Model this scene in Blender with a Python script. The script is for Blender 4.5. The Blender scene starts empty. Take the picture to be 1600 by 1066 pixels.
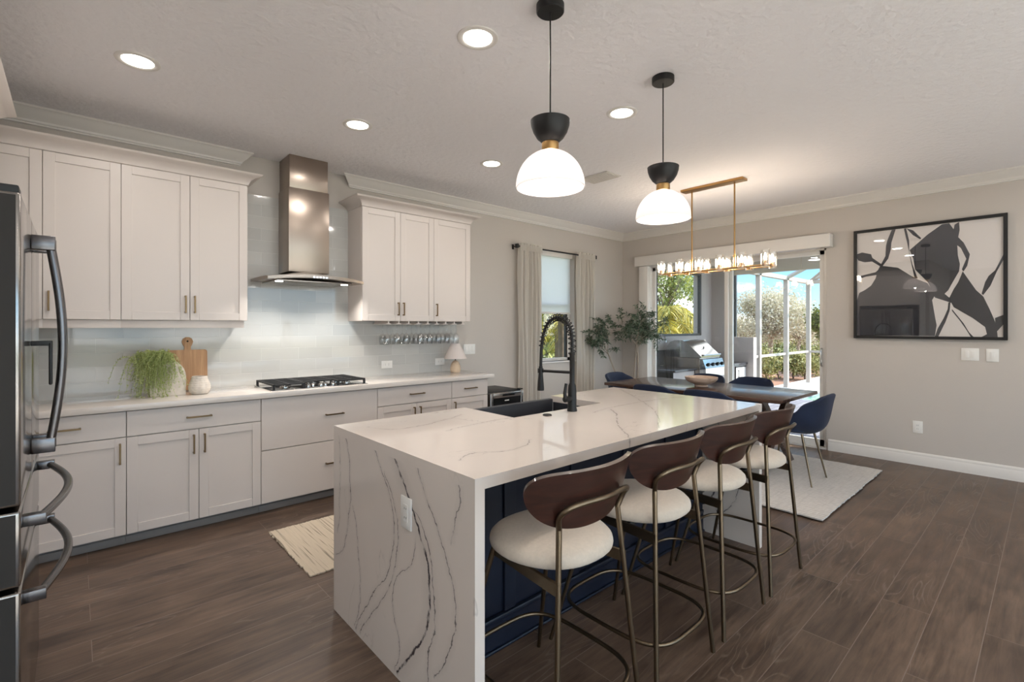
import bpy, bmesh, math, random
from mathutils import Vector, Matrix
S = bpy.context.scene
COL = S.collection
PI = math.pi
def srgb(r, g, b):
    f = lambda c: (c/255/12.92) if c/255 <= .04045 else ((c/255+.055)/1.055)**2.4
    return (f(r), f(g), f(b), 1)

# ------------------------------------------------------------ camera, world, sun, exposure
H = 1.40
cam_d = bpy.data.cameras.new('camera'); cam = bpy.data.objects.new('camera', cam_d); COL.objects.link(cam)
cam_d.sensor_width = 36; cam_d.lens = 36*760/1600; cam_d.shift_y = -(533-510.8)/1600; cam_d.clip_end = 300
cam_d.clip_start = .05
cam.location = (0, 0, H); cam.rotation_euler = (PI/2, 0, math.radians(48.1-90))
S.camera = cam
S.view_settings.view_transform = 'Standard'; S.view_settings.look = 'None'
S.view_settings.gamma = 1; S.view_settings.use_curve_mapping = False
S.view_settings.exposure = 0.36
SKY, SKY_SUN, DOWNLIGHT_W, PENDANT_W = 1.4, 3.0, 4.4, 3.0
w = bpy.data.worlds.new('sky'); S.world = w; w.use_nodes = True
nt = w.node_tree; nt.nodes.clear()
def N(t, ty, **k):
    n = t.nodes.new(ty)
    for a, b in k.items(): setattr(n, a, b)
    return n
tc = N(nt, 'ShaderNodeTexCoord'); sp = N(nt, 'ShaderNodeSeparateXYZ'); nt.links.new(tc.outputs['Generated'], sp.inputs[0])
gr = N(nt, 'ShaderNodeValToRGB'); nt.links.new(sp.outputs['Z'], gr.inputs[0])
gr.color_ramp.elements[0].position = 0.0; gr.color_ramp.elements[0].color = srgb(205, 228, 244)
gr.color_ramp.elements[1].position = .55; gr.color_ramp.elements[1].color = srgb(105, 165, 225)
e_ = gr.color_ramp.elements.new(.10); e_.color = srgb(150, 204, 240)
mp = N(nt, 'ShaderNodeMapping'); mp.inputs['Scale'].default_value = (1, 1, 2.6); nt.links.new(tc.outputs['Generated'], mp.inputs[0])
no = N(nt, 'ShaderNodeTexNoise'); no.inputs['Scale'].default_value = 4.6; no.inputs['Detail'].default_value = 8; nt.links.new(mp.outputs[0], no.inputs[0])
cr = N(nt, 'ShaderNodeValToRGB'); cr.color_ramp.elements[0].position = .49; cr.color_ramp.elements[1].position = .57
nt.links.new(no.outputs[0], cr.inputs[0])
mx = N(nt, 'ShaderNodeMix', data_type='RGBA'); nt.links.new(cr.outputs[0], mx.inputs[0])
nt.links.new(gr.outputs[0], mx.inputs[6]); mx.inputs[7].default_value = (1.45, 1.45, 1.45, 1)
bg = N(nt, 'ShaderNodeBackground'); nt.links.new(mx.outputs[2], bg.inputs[0])
# the sky is brighter on the sun's side
dt = N(nt, 'ShaderNodeVectorMath', operation='DOT_PRODUCT'); nt.links.new(tc.outputs['Generated'], dt.inputs[0]); dt.inputs[1].default_value = Vector((.10, -.88, .46)).normalized()
sr = N(nt, 'ShaderNodeMapRange'); sr.interpolation_type = 'SMOOTHSTEP'; nt.links.new(dt.outputs['Value'], sr.inputs[0])
sr.inputs[1].default_value = .0; sr.inputs[2].default_value = .9; sr.inputs[3].default_value = SKY; sr.inputs[4].default_value = SKY_SUN
nt.links.new(sr.outputs[0], bg.inputs[1])
wo = N(nt, 'ShaderNodeOutputWorld'); nt.links.new(bg.outputs[0], wo.inputs[0])
sd = bpy.data.lights.new('sun', 'SUN'); sd.energy = 7.6; sd.angle = math.radians(.6); sd.color = (1, .93, .82)
sun = bpy.data.objects.new('sun', sd); COL.objects.link(sun)
sun.rotation_euler = Vector((.55, -.60, .62)).to_track_quat('Z', 'Y').to_euler(); sun.location = (10, -10, 12)

# ------------------------------------------------------------ mesh builder
class MB:
    def __init__(s): s.v = []; s.f = []; s.mi = []; s.m = 0
    def add(s, vs, fs, m=None):
        o = len(s.v); s.v += [tuple(v) for v in vs]; s.f += [tuple(i+o for i in f) for f in fs]
        s.mi += [s.m if m is None else m]*len(fs); return s
    def box(s, x0, x1, y0, y1, z0, z1, b=0, seg=2, m=None, M=None):
        bm = bmesh.new(); bmesh.ops.create_cube(bm, size=1)
        for v in bm.verts: v.co = Vector((x0+(v.co.x+.5)*(x1-x0), y0+(v.co.y+.5)*(y1-y0), z0+(v.co.z+.5)*(z1-z0)))
        if b: bmesh.ops.bevel(bm, geom=bm.edges[:], offset=b, segments=seg, affect='EDGES', profile=.5)
        if M: bm.transform(M)
        s.bm(bm, m); return s
    def bm(s, bm, m=None):
        bm.verts.index_update()
        s.add([v.co[:] for v in bm.verts], [[v.index for v in f.verts] for f in bm.faces], m); bm.free()
    def tube(s, pts, r, seg=10, closed=False, caps=True, m=None):
        P = [Vector(p) for p in pts]; n = len(P); R = r if isinstance(r, (list, tuple)) else [r]*n
        T = []
        for i in range(n):
            a = P[(i-1) % n] if (closed or i > 0) else P[i]; b = P[(i+1) % n] if (closed or i < n-1) else P[i]
            T.append((b-a).normalized())
        up = Vector((0, 0, 1)) if abs(T[0].z) < .9 else Vector((1, 0, 0))
        nrm = (up - T[0]*up.dot(T[0])).normalized(); rings = []; vs = []
        for i in range(n):
            nrm = (nrm - T[i]*nrm.dot(T[i])).normalized(); bi = T[i].cross(nrm)
            for k in range(seg):
                a = 2*PI*k/seg; vs.append(P[i]+(nrm*math.cos(a)+bi*math.sin(a))*R[i])
        fs = []
        for i in range(n if closed else n-1):
            j = (i+1) % n
            for k in range(seg):
                k2 = (k+1) % seg; fs.append((i*seg+k, i*seg+k2, j*seg+k2, j*seg+k))
        if caps and not closed:
            fs.append(tuple(reversed(range(seg)))); fs.append(tuple((n-1)*seg+k for k in range(seg)))
        return s.add(vs, fs, m)
    def lathe(s, prof, c=(0, 0, 0), seg=24, axis='z', m=None, cap=True):
        vs = []; fs = []; n = len(prof)
        for (r, z) in prof:
            for k in range(seg):
                a = 2*PI*k/seg; p = (r*math.cos(a), r*math.sin(a), z)
                if axis == 'y': p = (p[0], -p[2], p[1])
                if axis == 'x': p = (p[2], p[0], p[1])
                vs.append((p[0]+c[0], p[1]+c[1], p[2]+c[2]))
        for i in range(n-1):
            for k in range(seg):
                k2 = (k+1) % seg; fs.append((i*seg+k, i*seg+k2, (i+1)*seg+k2, (i+1)*seg+k))
        if cap:
            if prof[0][0] > 1e-5: fs.append(tuple(reversed(range(seg))))
            if prof[-1][0] > 1e-5: fs.append(tuple((n-1)*seg+k for k in range(seg)))
        return s.add(vs, fs, m)
    def prism(s, poly, a0, a1, plane='xy', m=None):
        """poly in given plane extruded along the third axis a0..a1"""
        mp = {'xy': lambda p, a: (p[0], p[1], a), 'xz': lambda p, a: (p[0], a, p[1]), 'yz': lambda p, a: (a, p[0], p[1])}[plane]
        n = len(poly); vs = [mp(p, a0) for p in poly]+[mp(p, a1) for p in poly]
        fs = [tuple(reversed(range(n))), tuple(range(n, 2*n))]+[(i, (i+1) % n, n+(i+1) % n, n+i) for i in range(n)]
        return s.add(vs, fs, m)
    def grid(s, fn, nu, nv, m=None):
        vs = [fn(i/nu, j/nv) for i in range(nu+1) for j in range(nv+1)]
        fs = [(i*(nv+1)+j, (i+1)*(nv+1)+j, (i+1)*(nv+1)+j+1, i*(nv+1)+j+1) for i in range(nu) for j in range(nv)]
        return s.add(vs, fs, m)
    def solid(s, t, off=0):
        """give the sheet collected so far a real thickness"""
        me = bpy.data.meshes.new('tmp'); me.from_pydata(s.v, [], s.f); bm = bmesh.new(); bm.from_mesh(me); bpy.data.meshes.remove(me)
        bmesh.ops.recalc_face_normals(bm, faces=bm.faces[:])
        bmesh.ops.solidify(bm, geom=bm.faces[:], thickness=t)
        s.v = []; s.f = []; s.mi = []; s.bm(bm); return s
    def build(s, name, mats, parent=None, smooth=40, fixn=True, sub=0, **tags):
        if not isinstance(mats, (list, tuple)): mats = [mats]
        if parent is None:
            xs, ys, zs = zip(*s.v); o = Vector(((min(xs)+max(xs))/2, (min(ys)+max(ys))/2, min(zs)))
        else:
            r = parent
            while r.parent: r = r.parent
            o = r.location.copy()
        me = bpy.data.meshes.new(name); me.from_pydata([(v[0]-o.x, v[1]-o.y, v[2]-o.z) for v in s.v], [], s.f)
        for mt in mats: me.materials.append(mt)
        me.polygons.foreach_set('material_index', s.mi)
        if fixn or smooth:
            bm = bmesh.new(); bm.from_mesh(me)
            if fixn: bmesh.ops.recalc_face_normals(bm, faces=bm.faces[:])
            if smooth:
                for f in bm.faces: f.smooth = True
                th = math.radians(smooth)
                for e in bm.edges:
                    if len(e.link_faces) == 2 and e.calc_face_angle(0) > th: e.smooth = False
            bm.to_mesh(me); bm.free()
        ob = bpy.data.objects.new(name, me); COL.objects.link(ob)
        if parent is None: ob.location = o
        else: ob.parent = parent
        if sub:
            md = ob.modifiers.new('sub', 'SUBSURF'); md.levels = sub; md.render_levels = sub
        for k, v in tags.items(): ob[k] = v
        return ob
def thing(name, loc, label, category, group=None, **t):
    o = bpy.data.objects.new(name, None); COL.objects.link(o); o.location = loc; o.empty_display_size = .1
    if label: o['label'] = label
    if category: o['category'] = category
    if group: o['group'] = group
    for k, v in t.items(): o[k] = v
    return o
def tree_copy(o, parent=None):
    c = o.copy(); COL.objects.link(c)
    if parent: c.parent = parent
    for ch in list(o.children): tree_copy(ch, c)
    return c
def lab(o, label, category=None, group=None):
    o['label'] = label
    if category: o['category'] = category
    if group: o['group'] = group
    return o
def put(o, loc, rz=0, label=None, group=None):
    o.location = loc; o.rotation_euler = (0, 0, rz)
    if label: o['label'] = label
    if group: o['group'] = group
    return o
def rod(a, b, r, seg=10): return MB().tube([a, b], r, seg)
def smooth_path(pts, n=6):
    P = [Vector(p) for p in pts]; out = []
    for i in range(len(P)-1):
        p0 = P[max(i-1, 0)]; p1 = P[i]; p2 = P[i+1]; p3 = P[min(i+2, len(P)-1)]
        for k in range(n):
            t = k/n
            out.append(.5*((2*p1)+(-p0+p2)*t+(2*p0-5*p1+4*p2-p3)*t*t+(-p0+3*p1-3*p2+p3)*t**3))
    out.append(P[-1]); return out

# ------------------------------------------------------------ materials
def mat(name, col, rough=.5, metal=0, spec=.5, bump=None, var=None, coat=0, sheen=0, emit=None, trans=0, aniso=0):
    m = bpy.data.materials.new(name); m.use_nodes = True; t = m.node_tree; b = t.nodes['Principled BSDF']
    c = col if len(col) == 4 else (*col, 1)
    b.inputs['Base Color'].default_value = c; b.inputs['Roughness'].default_value = rough; b.inputs['Metallic'].default_value = metal
    b.inputs['Specular IOR Level'].default_value = spec; b.inputs['Coat Weight'].default_value = coat
    b.inputs['Sheen Weight'].default_value = sheen; b.inputs['Anisotropic'].default_value = aniso
    b.inputs['Transmission Weight'].default_value = trans
    if emit: b.inputs['Emission Color'].default_value = emit[0]; b.inputs['Emission Strength'].default_value = emit[1]
    tcn = None
    if bump or var:
        tcn = N(t, 'ShaderNodeTexCoord')
    if var:   # (scale vec, amount, detail)
        mpn = N(t, 'ShaderNodeMapping'); mpn.inputs['Scale'].default_value = var[0]; t.links.new(tcn.outputs['Object'], mpn.inputs[0])
        nn = N(t, 'ShaderNodeTexNoise'); nn.inputs['Scale'].default_value = 1; nn.inputs['Detail'].default_value = 5; t.links.new(mpn.outputs[0], nn.inputs[0])
        hv = N(t, 'ShaderNodeMapRange'); hv.inputs['From Min'].default_value = .3; hv.inputs['From Max'].default_value = .7
        hv.inputs['To Min'].default_value = 1-var[1]; hv.inputs['To Max'].default_value = 1+var[1]; t.links.new(nn.outputs[0], hv.inputs[0])
        mm = N(t, 'ShaderNodeVectorMath', operation='SCALE'); mm.inputs[0].default_value = c[:3]; t.links.new(hv.outputs[0], mm.inputs['Scale'])
        t.links.new(mm.outputs[0], b.inputs['Base Color'])
    if bump:  # (scale vec, strength, distance)
        mpn = N(t, 'ShaderNodeMapping'); mpn.inputs['Scale'].default_value = bump[0]; t.links.new(tcn.outputs['Object'], mpn.inputs[0])
        nn = N(t, 'ShaderNodeTexNoise'); nn.inputs['Scale'].default_value = 1; nn.inputs['Detail'].default_value = 4; t.links.new(mpn.outputs[0], nn.inputs[0])
        bn = N(t, 'ShaderNodeBump'); bn.inputs['Strength'].default_value = bump[1]; bn.inputs['Distance'].default_value = bump[2]
        t.links.new(nn.outputs[0], bn.inputs['Height']); t.links.new(bn.outputs[0], b.inputs['Normal'])
    return m
def leafmat(name, cols, rough=.55, transl=.3):
    m = bpy.data.materials.new(name); m.use_nodes = True; t = m.node_tree; b = t.nodes['Principled BSDF']
    g = N(t, 'ShaderNodeNewGeometry'); r = N(t, 'ShaderNodeValToRGB'); t.links.new(g.outputs['Random Per Island'], r.inputs[0])
    els = r.color_ramp.elements
    while len(els) < len(cols): els.new(.5)
    for i, c in enumerate(cols): els[i].position = i/(len(cols)-1); els[i].color = c
    t.links.new(r.outputs[0], b.inputs['Base Color']); b.inputs['Roughness'].default_value = rough
    tr = N(t, 'ShaderNodeBsdfTranslucent'); t.links.new(r.outputs[0], tr.inputs[0])
    mxs = N(t, 'ShaderNodeMixShader'); mxs.inputs[0].default_value = transl
    t.links.new(b.outputs[0], mxs.inputs[1]); t.links.new(tr.outputs[0], mxs.inputs[2]); t.links.new(mxs.outputs[0], t.nodes['Material Output'].inputs[0])
    return m
def glassmat(name, tint=(.97, .985, .98), refl=1.0, ior=1.45, rough=0.0, base=0.0):
    m = bpy.data.materials.new(name); m.use_nodes = True; t = m.node_tree; t.nodes.remove(t.nodes['Principled BSDF'])
    f = N(t, 'ShaderNodeLayerWeight'); f.inputs[0].default_value = .5
    pw = N(t, 'ShaderNodeMath', operation='POWER'); pw.inputs[1].default_value = 4.5; t.links.new(f.outputs['Facing'], pw.inputs[0])
    a = N(t, 'ShaderNodeMath', operation='ADD'); a.use_clamp = True; a.inputs[1].default_value = base+.04; t.links.new(pw.outputs[0], a.inputs[0])
    tr = N(t, 'ShaderNodeBsdfTransparent'); tr.inputs[0].default_value = (*tint, 1)
    gl = N(t, 'ShaderNodeBsdfGlossy'); gl.inputs['Roughness'].default_value = rough; gl.inputs[0].default_value = (refl, refl, refl, 1)
    x = N(t, 'ShaderNodeMixShader'); t.links.new(a.outputs[0], x.inputs[0]); t.links.new(tr.outputs[0], x.inputs[1]); t.links.new(gl.outputs[0], x.inputs[2])
    t.links.new(x.outputs[0], t.nodes['Material Output'].inputs[0]); return m
def clothmat(name, col, transl=.5, rough=.9, bump=True):
    m = bpy.data.materials.new(name); m.use_nodes = True; t = m.node_tree; b = t.nodes['Principled BSDF']
    b.inputs['Base Color'].default_value = col; b.inputs['Roughness'].default_value = rough; b.inputs['Specular IOR Level'].default_value = .1
    tr = N(t, 'ShaderNodeBsdfTranslucent'); tr.inputs[0].default_value = col
    x = N(t, 'ShaderNodeMixShader'); x.inputs[0].default_value = transl
    t.links.new(b.outputs[0], x.inputs[1]); t.links.new(tr.outputs[0], x.inputs[2]); t.links.new(x.outputs[0], t.nodes['Material Output'].inputs[0]); return m

M = {}
M['wall'] = mat('greige_paint', srgb(199, 192, 185), .6, spec=.3, bump=((60, 60, 60), .12, .004))
M['ceil'] = mat('ceiling_texture', srgb(243, 241, 243), .8, spec=.2, bump=((22, 22, 22), .9, .010))
M['trim'] = mat('white_trim', srgb(226, 222, 217), .35)
M['cab'] = mat('cabinet_white', srgb(217, 208, 202), .38, var=((2, 2, 2), .01))
M['gap'] = mat('cabinet_carcass', srgb(196, 190, 184), .5)
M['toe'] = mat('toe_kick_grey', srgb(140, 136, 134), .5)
M['brass'] = mat('brushed_brass', srgb(176, 140, 92), .32, 1)
M['pull'] = mat('bronze_pull', srgb(130, 108, 80), .35, 1)
M['stoolm'] = mat('champagne_metal', srgb(122, 108, 90), .34, 1)
M['steel'] = mat('stainless', srgb(160, 152, 146), .24, 1, bump=((3, 3, 400), .03, .001), aniso=.4)
M['steelv'] = mat('hood_stainless', srgb(168, 155, 144), .30, 1, bump=((2, 2, 260), .05, .001), aniso=.5)
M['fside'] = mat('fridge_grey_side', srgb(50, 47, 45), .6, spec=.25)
M['fhandle'] = mat('fridge_handle', srgb(112, 110, 112), .25, 1)
M['fsteel'] = mat('fridge_stainless', srgb(150, 146, 143), .16, 1, bump=((2, 200, 2), .02, .001))
M['chrome'] = mat('polished_steel', srgb(190, 188, 186), .12, 1)
M['black'] = mat('matte_black', srgb(17, 17, 18), .48)
M['blackg'] = mat('black_gloss', srgb(12, 14, 18), .12)
M['castiron'] = mat('cast_iron', srgb(28, 28, 30), .5)
M['sink'] = mat('black_composite', srgb(44, 46, 52), .45)
M['navy'] = mat('navy_paint', srgb(15, 23, 40), .4, var=((3, 3, 3), .06))
M['bluevelvet'] = mat('blue_velvet', srgb(9, 27, 56), .8, sheen=.08, var=((6, 6, 6), .12))
M['seatf'] = mat('cream_boucle', srgb(200, 188, 174), .95, spec=.1, sheen=.2, var=((90, 90, 90), .05), bump=((300, 300, 300), .3, .002))
M['plate'] = mat('white_plastic', srgb(236, 234, 230), .3)
M['slot'] = mat('grey_slot', srgb(90, 88, 86), .5)
M['glass'] = glassmat('window_glass')
M['wglass'] = glassmat('wine_glass', (.965, .975, .98), base=.07)
M['smoked'] = glassmat('cylinder_glass', (.97, .96, .94), base=.14, rough=.12)
M['shade'] = clothmat('roller_shade', srgb(250, 250, 250), .85)
M['curtain'] = clothmat('linen_curtain', srgb(240, 236, 230), .6)
M['lampshade'] = clothmat('lamp_shade', srgb(238, 230, 226), .35)
M['frost'] = clothmat('frosted_glass', srgb(238, 236, 238), .52, .4)
M['bulb'] = mat('bulb', (1, .9, .75), .5, emit=((1, .86, .68, 1), 20))
M['led'] = mat('led_lens', (1, 1, 1), .5, emit=((1, .93, .84, 1), 9))
M['hoodled'] = mat('hood_led', (1, 1, 1), .5, emit=((1, .97, .92, 1), 6))
M['bluebtn'] = mat('lit_buttons', (.8, .9, 1), .5, emit=((.75, .85, 1, 1), 1.1))
M['stucco'] = mat('patio_stucco', srgb(182, 176, 174), .9, bump=((40, 40, 40), .5, .006))
M['pceil'] = mat('patio_ceiling_taupe', srgb(150, 138, 124), .8)
M['alu'] = mat('cage_aluminium', srgb(168, 158, 150), .5)
M['bronzeal'] = mat('dark_window_frame', srgb(30, 30, 32), .4)
M['granite'] = mat('dark_granite', srgb(70, 70, 76), .15, var=((60, 60, 60), .5))
M['deck'] = mat('pale_deck', srgb(222, 214, 204), .85)
M['grass'] = mat('lawn', srgb(104, 108, 62), .95, var=((3, 3, 3), .35))
M['mulch'] = mat('mulch', srgb(150, 112, 92), .95, var=((2, 2, 2), .25))
M['bark'] = mat('bark', srgb(120, 104, 90), .9, var=((8, 8, 8), .25))
M['palebark'] = mat('pale_bark', srgb(168, 156, 142), .9)
M['soil'] = mat('soil', srgb(50, 40, 32), .95)
M['pot'] = mat('olive_pot', srgb(220, 216, 210), .6)
M['ceramic'] = mat('rough_ceramic', srgb(222, 212, 200), .8, var=((25, 25, 25), .12), bump=((50, 50, 50), .5, .006))
M['board'] = None
M['printw'] = mat('print_paper', srgb(226, 220, 216), .5)
M['ink'] = mat('print_ink', srgb(34, 36, 46), .5)
M['artglass'] = glassmat('picture_glass', (1, 1, 1), base=.02)
M['boardp'] = M['printw']

def nodes(name):
    m = bpy.data.materials.new(name); m.use_nodes = True; t = m.node_tree; return m, t, t.nodes['Principled BSDF']
def math_(t, op, a, b=None, clamp=False):
    n = N(t, 'ShaderNodeMath', operation=op); n.use_clamp = clamp
    for i, x in enumerate((a, b)):
        if x is None: continue
        if isinstance(x, (int, float)): n.inputs[i].default_value = x
        else: t.links.new(x, n.inputs[i])
    return n.outputs[0]
def worldpos(t):
    g = N(t, 'ShaderNodeNewGeometry'); s = N(t, 'ShaderNodeSeparateXYZ'); t.links.new(g.outputs['Position'], s.inputs[0]); return g.outputs['Position'], s.outputs
def noise(t, vec, scale, detail=4, sv=(1, 1, 1), dist=0, rough=.5):
    mpn = N(t, 'ShaderNodeMapping'); mpn.inputs['Scale'].default_value = sv; t.links.new(vec, mpn.inputs[0])
    n = N(t, 'ShaderNodeTexNoise'); n.inputs['Scale'].default_value = scale; n.inputs['Detail'].default_value = detail
    n.inputs['Distortion'].default_value = dist; n.inputs['Roughness'].default_value = rough; t.links.new(mpn.outputs[0], n.inputs[0]); return n.outputs[0]
def rng(t, v, a, b, c, d):
    n = N(t, 'ShaderNodeMapRange'); t.links.new(v, n.inputs[0])
    for i, x in enumerate((a, b, c, d)): n.inputs[i+1].default_value = x
    return n.outputs[0]
def mixc(t, f, a, b, mode='MIX'):
    n = N(t, 'ShaderNodeMix', data_type='RGBA', blend_type=mode)
    for i, x in ((0, f), (6, a), (7, b)):
        if isinstance(x, (int, float)): n.inputs[i].default_value = x
        elif isinstance(x, tuple): n.inputs[i].default_value = x
        else: t.links.new(x, n.inputs[i])
    return n.outputs[2]

def quartz(name, veins, u_axis, v_axis, range_, rough, seed, tint=(221, 211, 203)):
    """veins: list of ([(u, v)...], width, strength); v is a function of u"""
    m, t, b = nodes(name); pos, xyz = worldpos(t)
    U = xyz['XYZ'.index(u_axis)]; V = xyz['XYZ'.index(v_axis)]
    w1 = noise(t, pos, 9, 5); w2 = noise(t, pos, 55, 3)
    wob = math_(t, 'ADD', math_(t, 'MULTIPLY', math_(t, 'SUBTRACT', w1, .5), .045), math_(t, 'MULTIPLY', math_(t, 'SUBTRACT', w2, .5), .02))
    brk = rng(t, noise(t, pos, 26, 4), .34, .52, .25, 1)
    total = None
    for pts, wd, st in veins:
        pts = sorted(pts); u0, u1 = pts[0][0], pts[-1][0]; vs = [p[1] for p in pts]; v0, v1 = min(vs)-.01, max(vs)+.01
        un = rng(t, U, u0, u1, 0, 1)
        fc = N(t, 'ShaderNodeFloatCurve'); c = fc.mapping.curves[0]
        while len(c.points) > 2: c.points.remove(c.points[1])
        for i, p in enumerate(pts):
            q = ((p[0]-u0)/(u1-u0), (p[1]-v0)/(v1-v0))
            if i == 0: c.points[0].location = q
            elif i == len(pts)-1: c.points[-1].location = q
            else: c.points.new(*q)
        fc.mapping.update(); t.links.new(un, fc.inputs['Value'])
        vv = rng(t, fc.outputs[0], 0, 1, v0, v1)
        d = math_(t, 'ABSOLUTE', math_(t, 'ADD', math_(t, 'SUBTRACT', V, vv), wob))
        k = rng(t, d, wd*.35, wd, 1, 0)
        halo = rng(t, d, 0, wd*7, .13, 0)
        inside = math_(t, 'MULTIPLY', rng(t, U, u0-.02, u0, 0, 1), rng(t, U, u1, u1+.02, 1, 0))
        k = math_(t, 'MULTIPLY', math_(t, 'MULTIPLY', math_(t, 'MAXIMUM', math_(t, 'MULTIPLY', k, brk), halo), inside), st)
        total = k if total is None else math_(t, 'MAXIMUM', total, k)
    # faint secondary veining
    n = noise(t, pos, 1.3, 5, (1, 1.6, 1), .5); a = rng(t, math_(t, 'ABSOLUTE', math_(t, 'SUBTRACT', n, .5)), 0, .004, .25, 0)
    msk = rng(t, noise(t, pos, 3.1, 2), .48, .6, 0, 1); a = math_(t, 'MULTIPLY', a, msk)
    total = math_(t, 'MAXIMUM', total, a) if total else a
    cloud = rng(t, noise(t, pos, 1.8, 4), .35, .65, .97, 1.02)
    base = N(t, 'ShaderNodeVectorMath', operation='SCALE'); base.inputs[0].default_value = srgb(*tint)[:3]; t.links.new(cloud, base.inputs['Scale'])
    t.links.new(mixc(t, total, base.outputs[0], srgb(66, 60, 66)), b.inputs['Base Color'])
    b.inputs['Roughness'].default_value = rough; return m
VE = [([(.908, 1.809), (.845, 1.743), (.758, 1.669), (.64, 1.581), (.525, 1.516), (.413, 1.504), (.321, 1.516), (.172, 1.619), (.026, 1.743)], .010, 1),
      ([(.707, 1.629), (.635, 1.534), (.499, 1.481), (.341, 1.472), (.185, 1.516), (.05, 1.511)], .0045, .8),
      ([(.902, 1.966), (.785, 1.867), (.692, 1.798), (.58, 1.776), (.44, 1.805), (.26, 1.953), (.03, 2.127)], .0042, .75),
      ([(.788, 1.855), (.64, 1.754), (.514, 1.747), (.351, 1.809), (.179, 1.953), (.031, 2.085)], .0042, .7),
      ([(.902, 2.255), (.699, 2.194), (.48, 2.215), (.28, 2.357)], .004, .75), ([(.878, 2.324), (.673, 2.308), (.403, 2.341)], .0035, .5),
      ([(.568, 2.17), (.438, 2.113), (.218, 2.085), (.036, 2.141)], .0035, .6),
      ([(.89, 1.604), (.79, 1.543), (.696, 1.463), (.572, 1.388), (.453, 1.344), (.344, 1.364), (.159, 1.472)], .004, .8),
      ([(.901, 1.357), (.838, 1.318), (.769, 1.341), (.669, 1.372)], .004, .7),
      ([(.594, 1.6), (.5, 1.639), (.343, 1.776), (.256, 1.776), (.141, 1.726), (.036, 1.765)], .0035, .75)]
VT = [([(1.306, 1.907), (1.47, 1.94), (1.654, 1.955), (1.75, 1.95)], .0045, .4), ([(1.053, 1.458), (1.142, 1.495), (1.279, 1.437), (1.342, 1.449), (1.46, 1.524)], .004, .5),
      ([(1.723, 1.165), (1.827, 1.26), (2.001, 1.442), (2.241, 1.628), (2.358, 1.749)], .007, .5), ([(1.07, 2.24), (1.18, 2.09), (1.47, 2.145), (1.6, 2.2)], .005, .4),
      ([(2.1, 1.28), (2.5, 1.55), (2.9, 1.95), (3.2, 2.3)], .005, .4), ([(2.2, 1.75), (2.6, 1.80), (3.2, 1.7)], .004, .4)]
M['qend'] = quartz('quartz_waterfall', VE, 'Z', 'Y', None, .12, 1)
M['qtop'] = quartz('quartz_island_top', VT, 'X', 'Y', None, .06, 2)
M['qplain'] = mat('quartz_counter', srgb(221, 213, 206), .08, var=((1.5, 1.5, 1.5), .015))

def tile_material():
    m, t, b = nodes('glass_subway_tile'); pos, xyz = worldpos(t)
    c = N(t, 'ShaderNodeCombineXYZ'); t.links.new(math_(t, 'SUBTRACT', xyz[0], .253-.1525+.005), c.inputs[0]); t.links.new(math_(t, 'SUBTRACT', xyz[2], .911), c.inputs[1])
    k = N(t, 'ShaderNodeTexBrick'); t.links.new(c.outputs[0], k.inputs[0])
    k.inputs['Scale'].default_value = 1; k.inputs['Brick Width'].default_value = .305; k.inputs['Row Height'].default_value = .1018
    k.inputs['Mortar Size'].default_value = .0016; k.inputs['Mortar Smooth'].default_value = .3; k.inputs['Bias'].default_value = 0
    k.inputs['Color1'].default_value = srgb(202, 201, 197); k.inputs['Color2'].default_value = srgb(190, 190, 187); k.inputs['Mortar'].default_value = srgb(214, 214, 210)
    t.links.new(k.outputs[0], b.inputs['Base Color']); b.inputs['Roughness'].default_value = .07; b.inputs['Coat Weight'].default_value = .3
    bn = N(t, 'ShaderNodeBump'); bn.invert = True; bn.inputs['Strength'].default_value = .5; bn.inputs['Distance'].default_value = .003
    # each tile tilts by a hair: add a slow wobble to the height
    h = math_(t, 'ADD', k.outputs['Fac'], math_(t, 'MULTIPLY', noise(t, pos, 7, 1), .25)); t.links.new(h, bn.inputs['Height']); t.links.new(bn.outputs[0], b.inputs['Normal'])
    return m
M['tile'] = tile_material()

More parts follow.
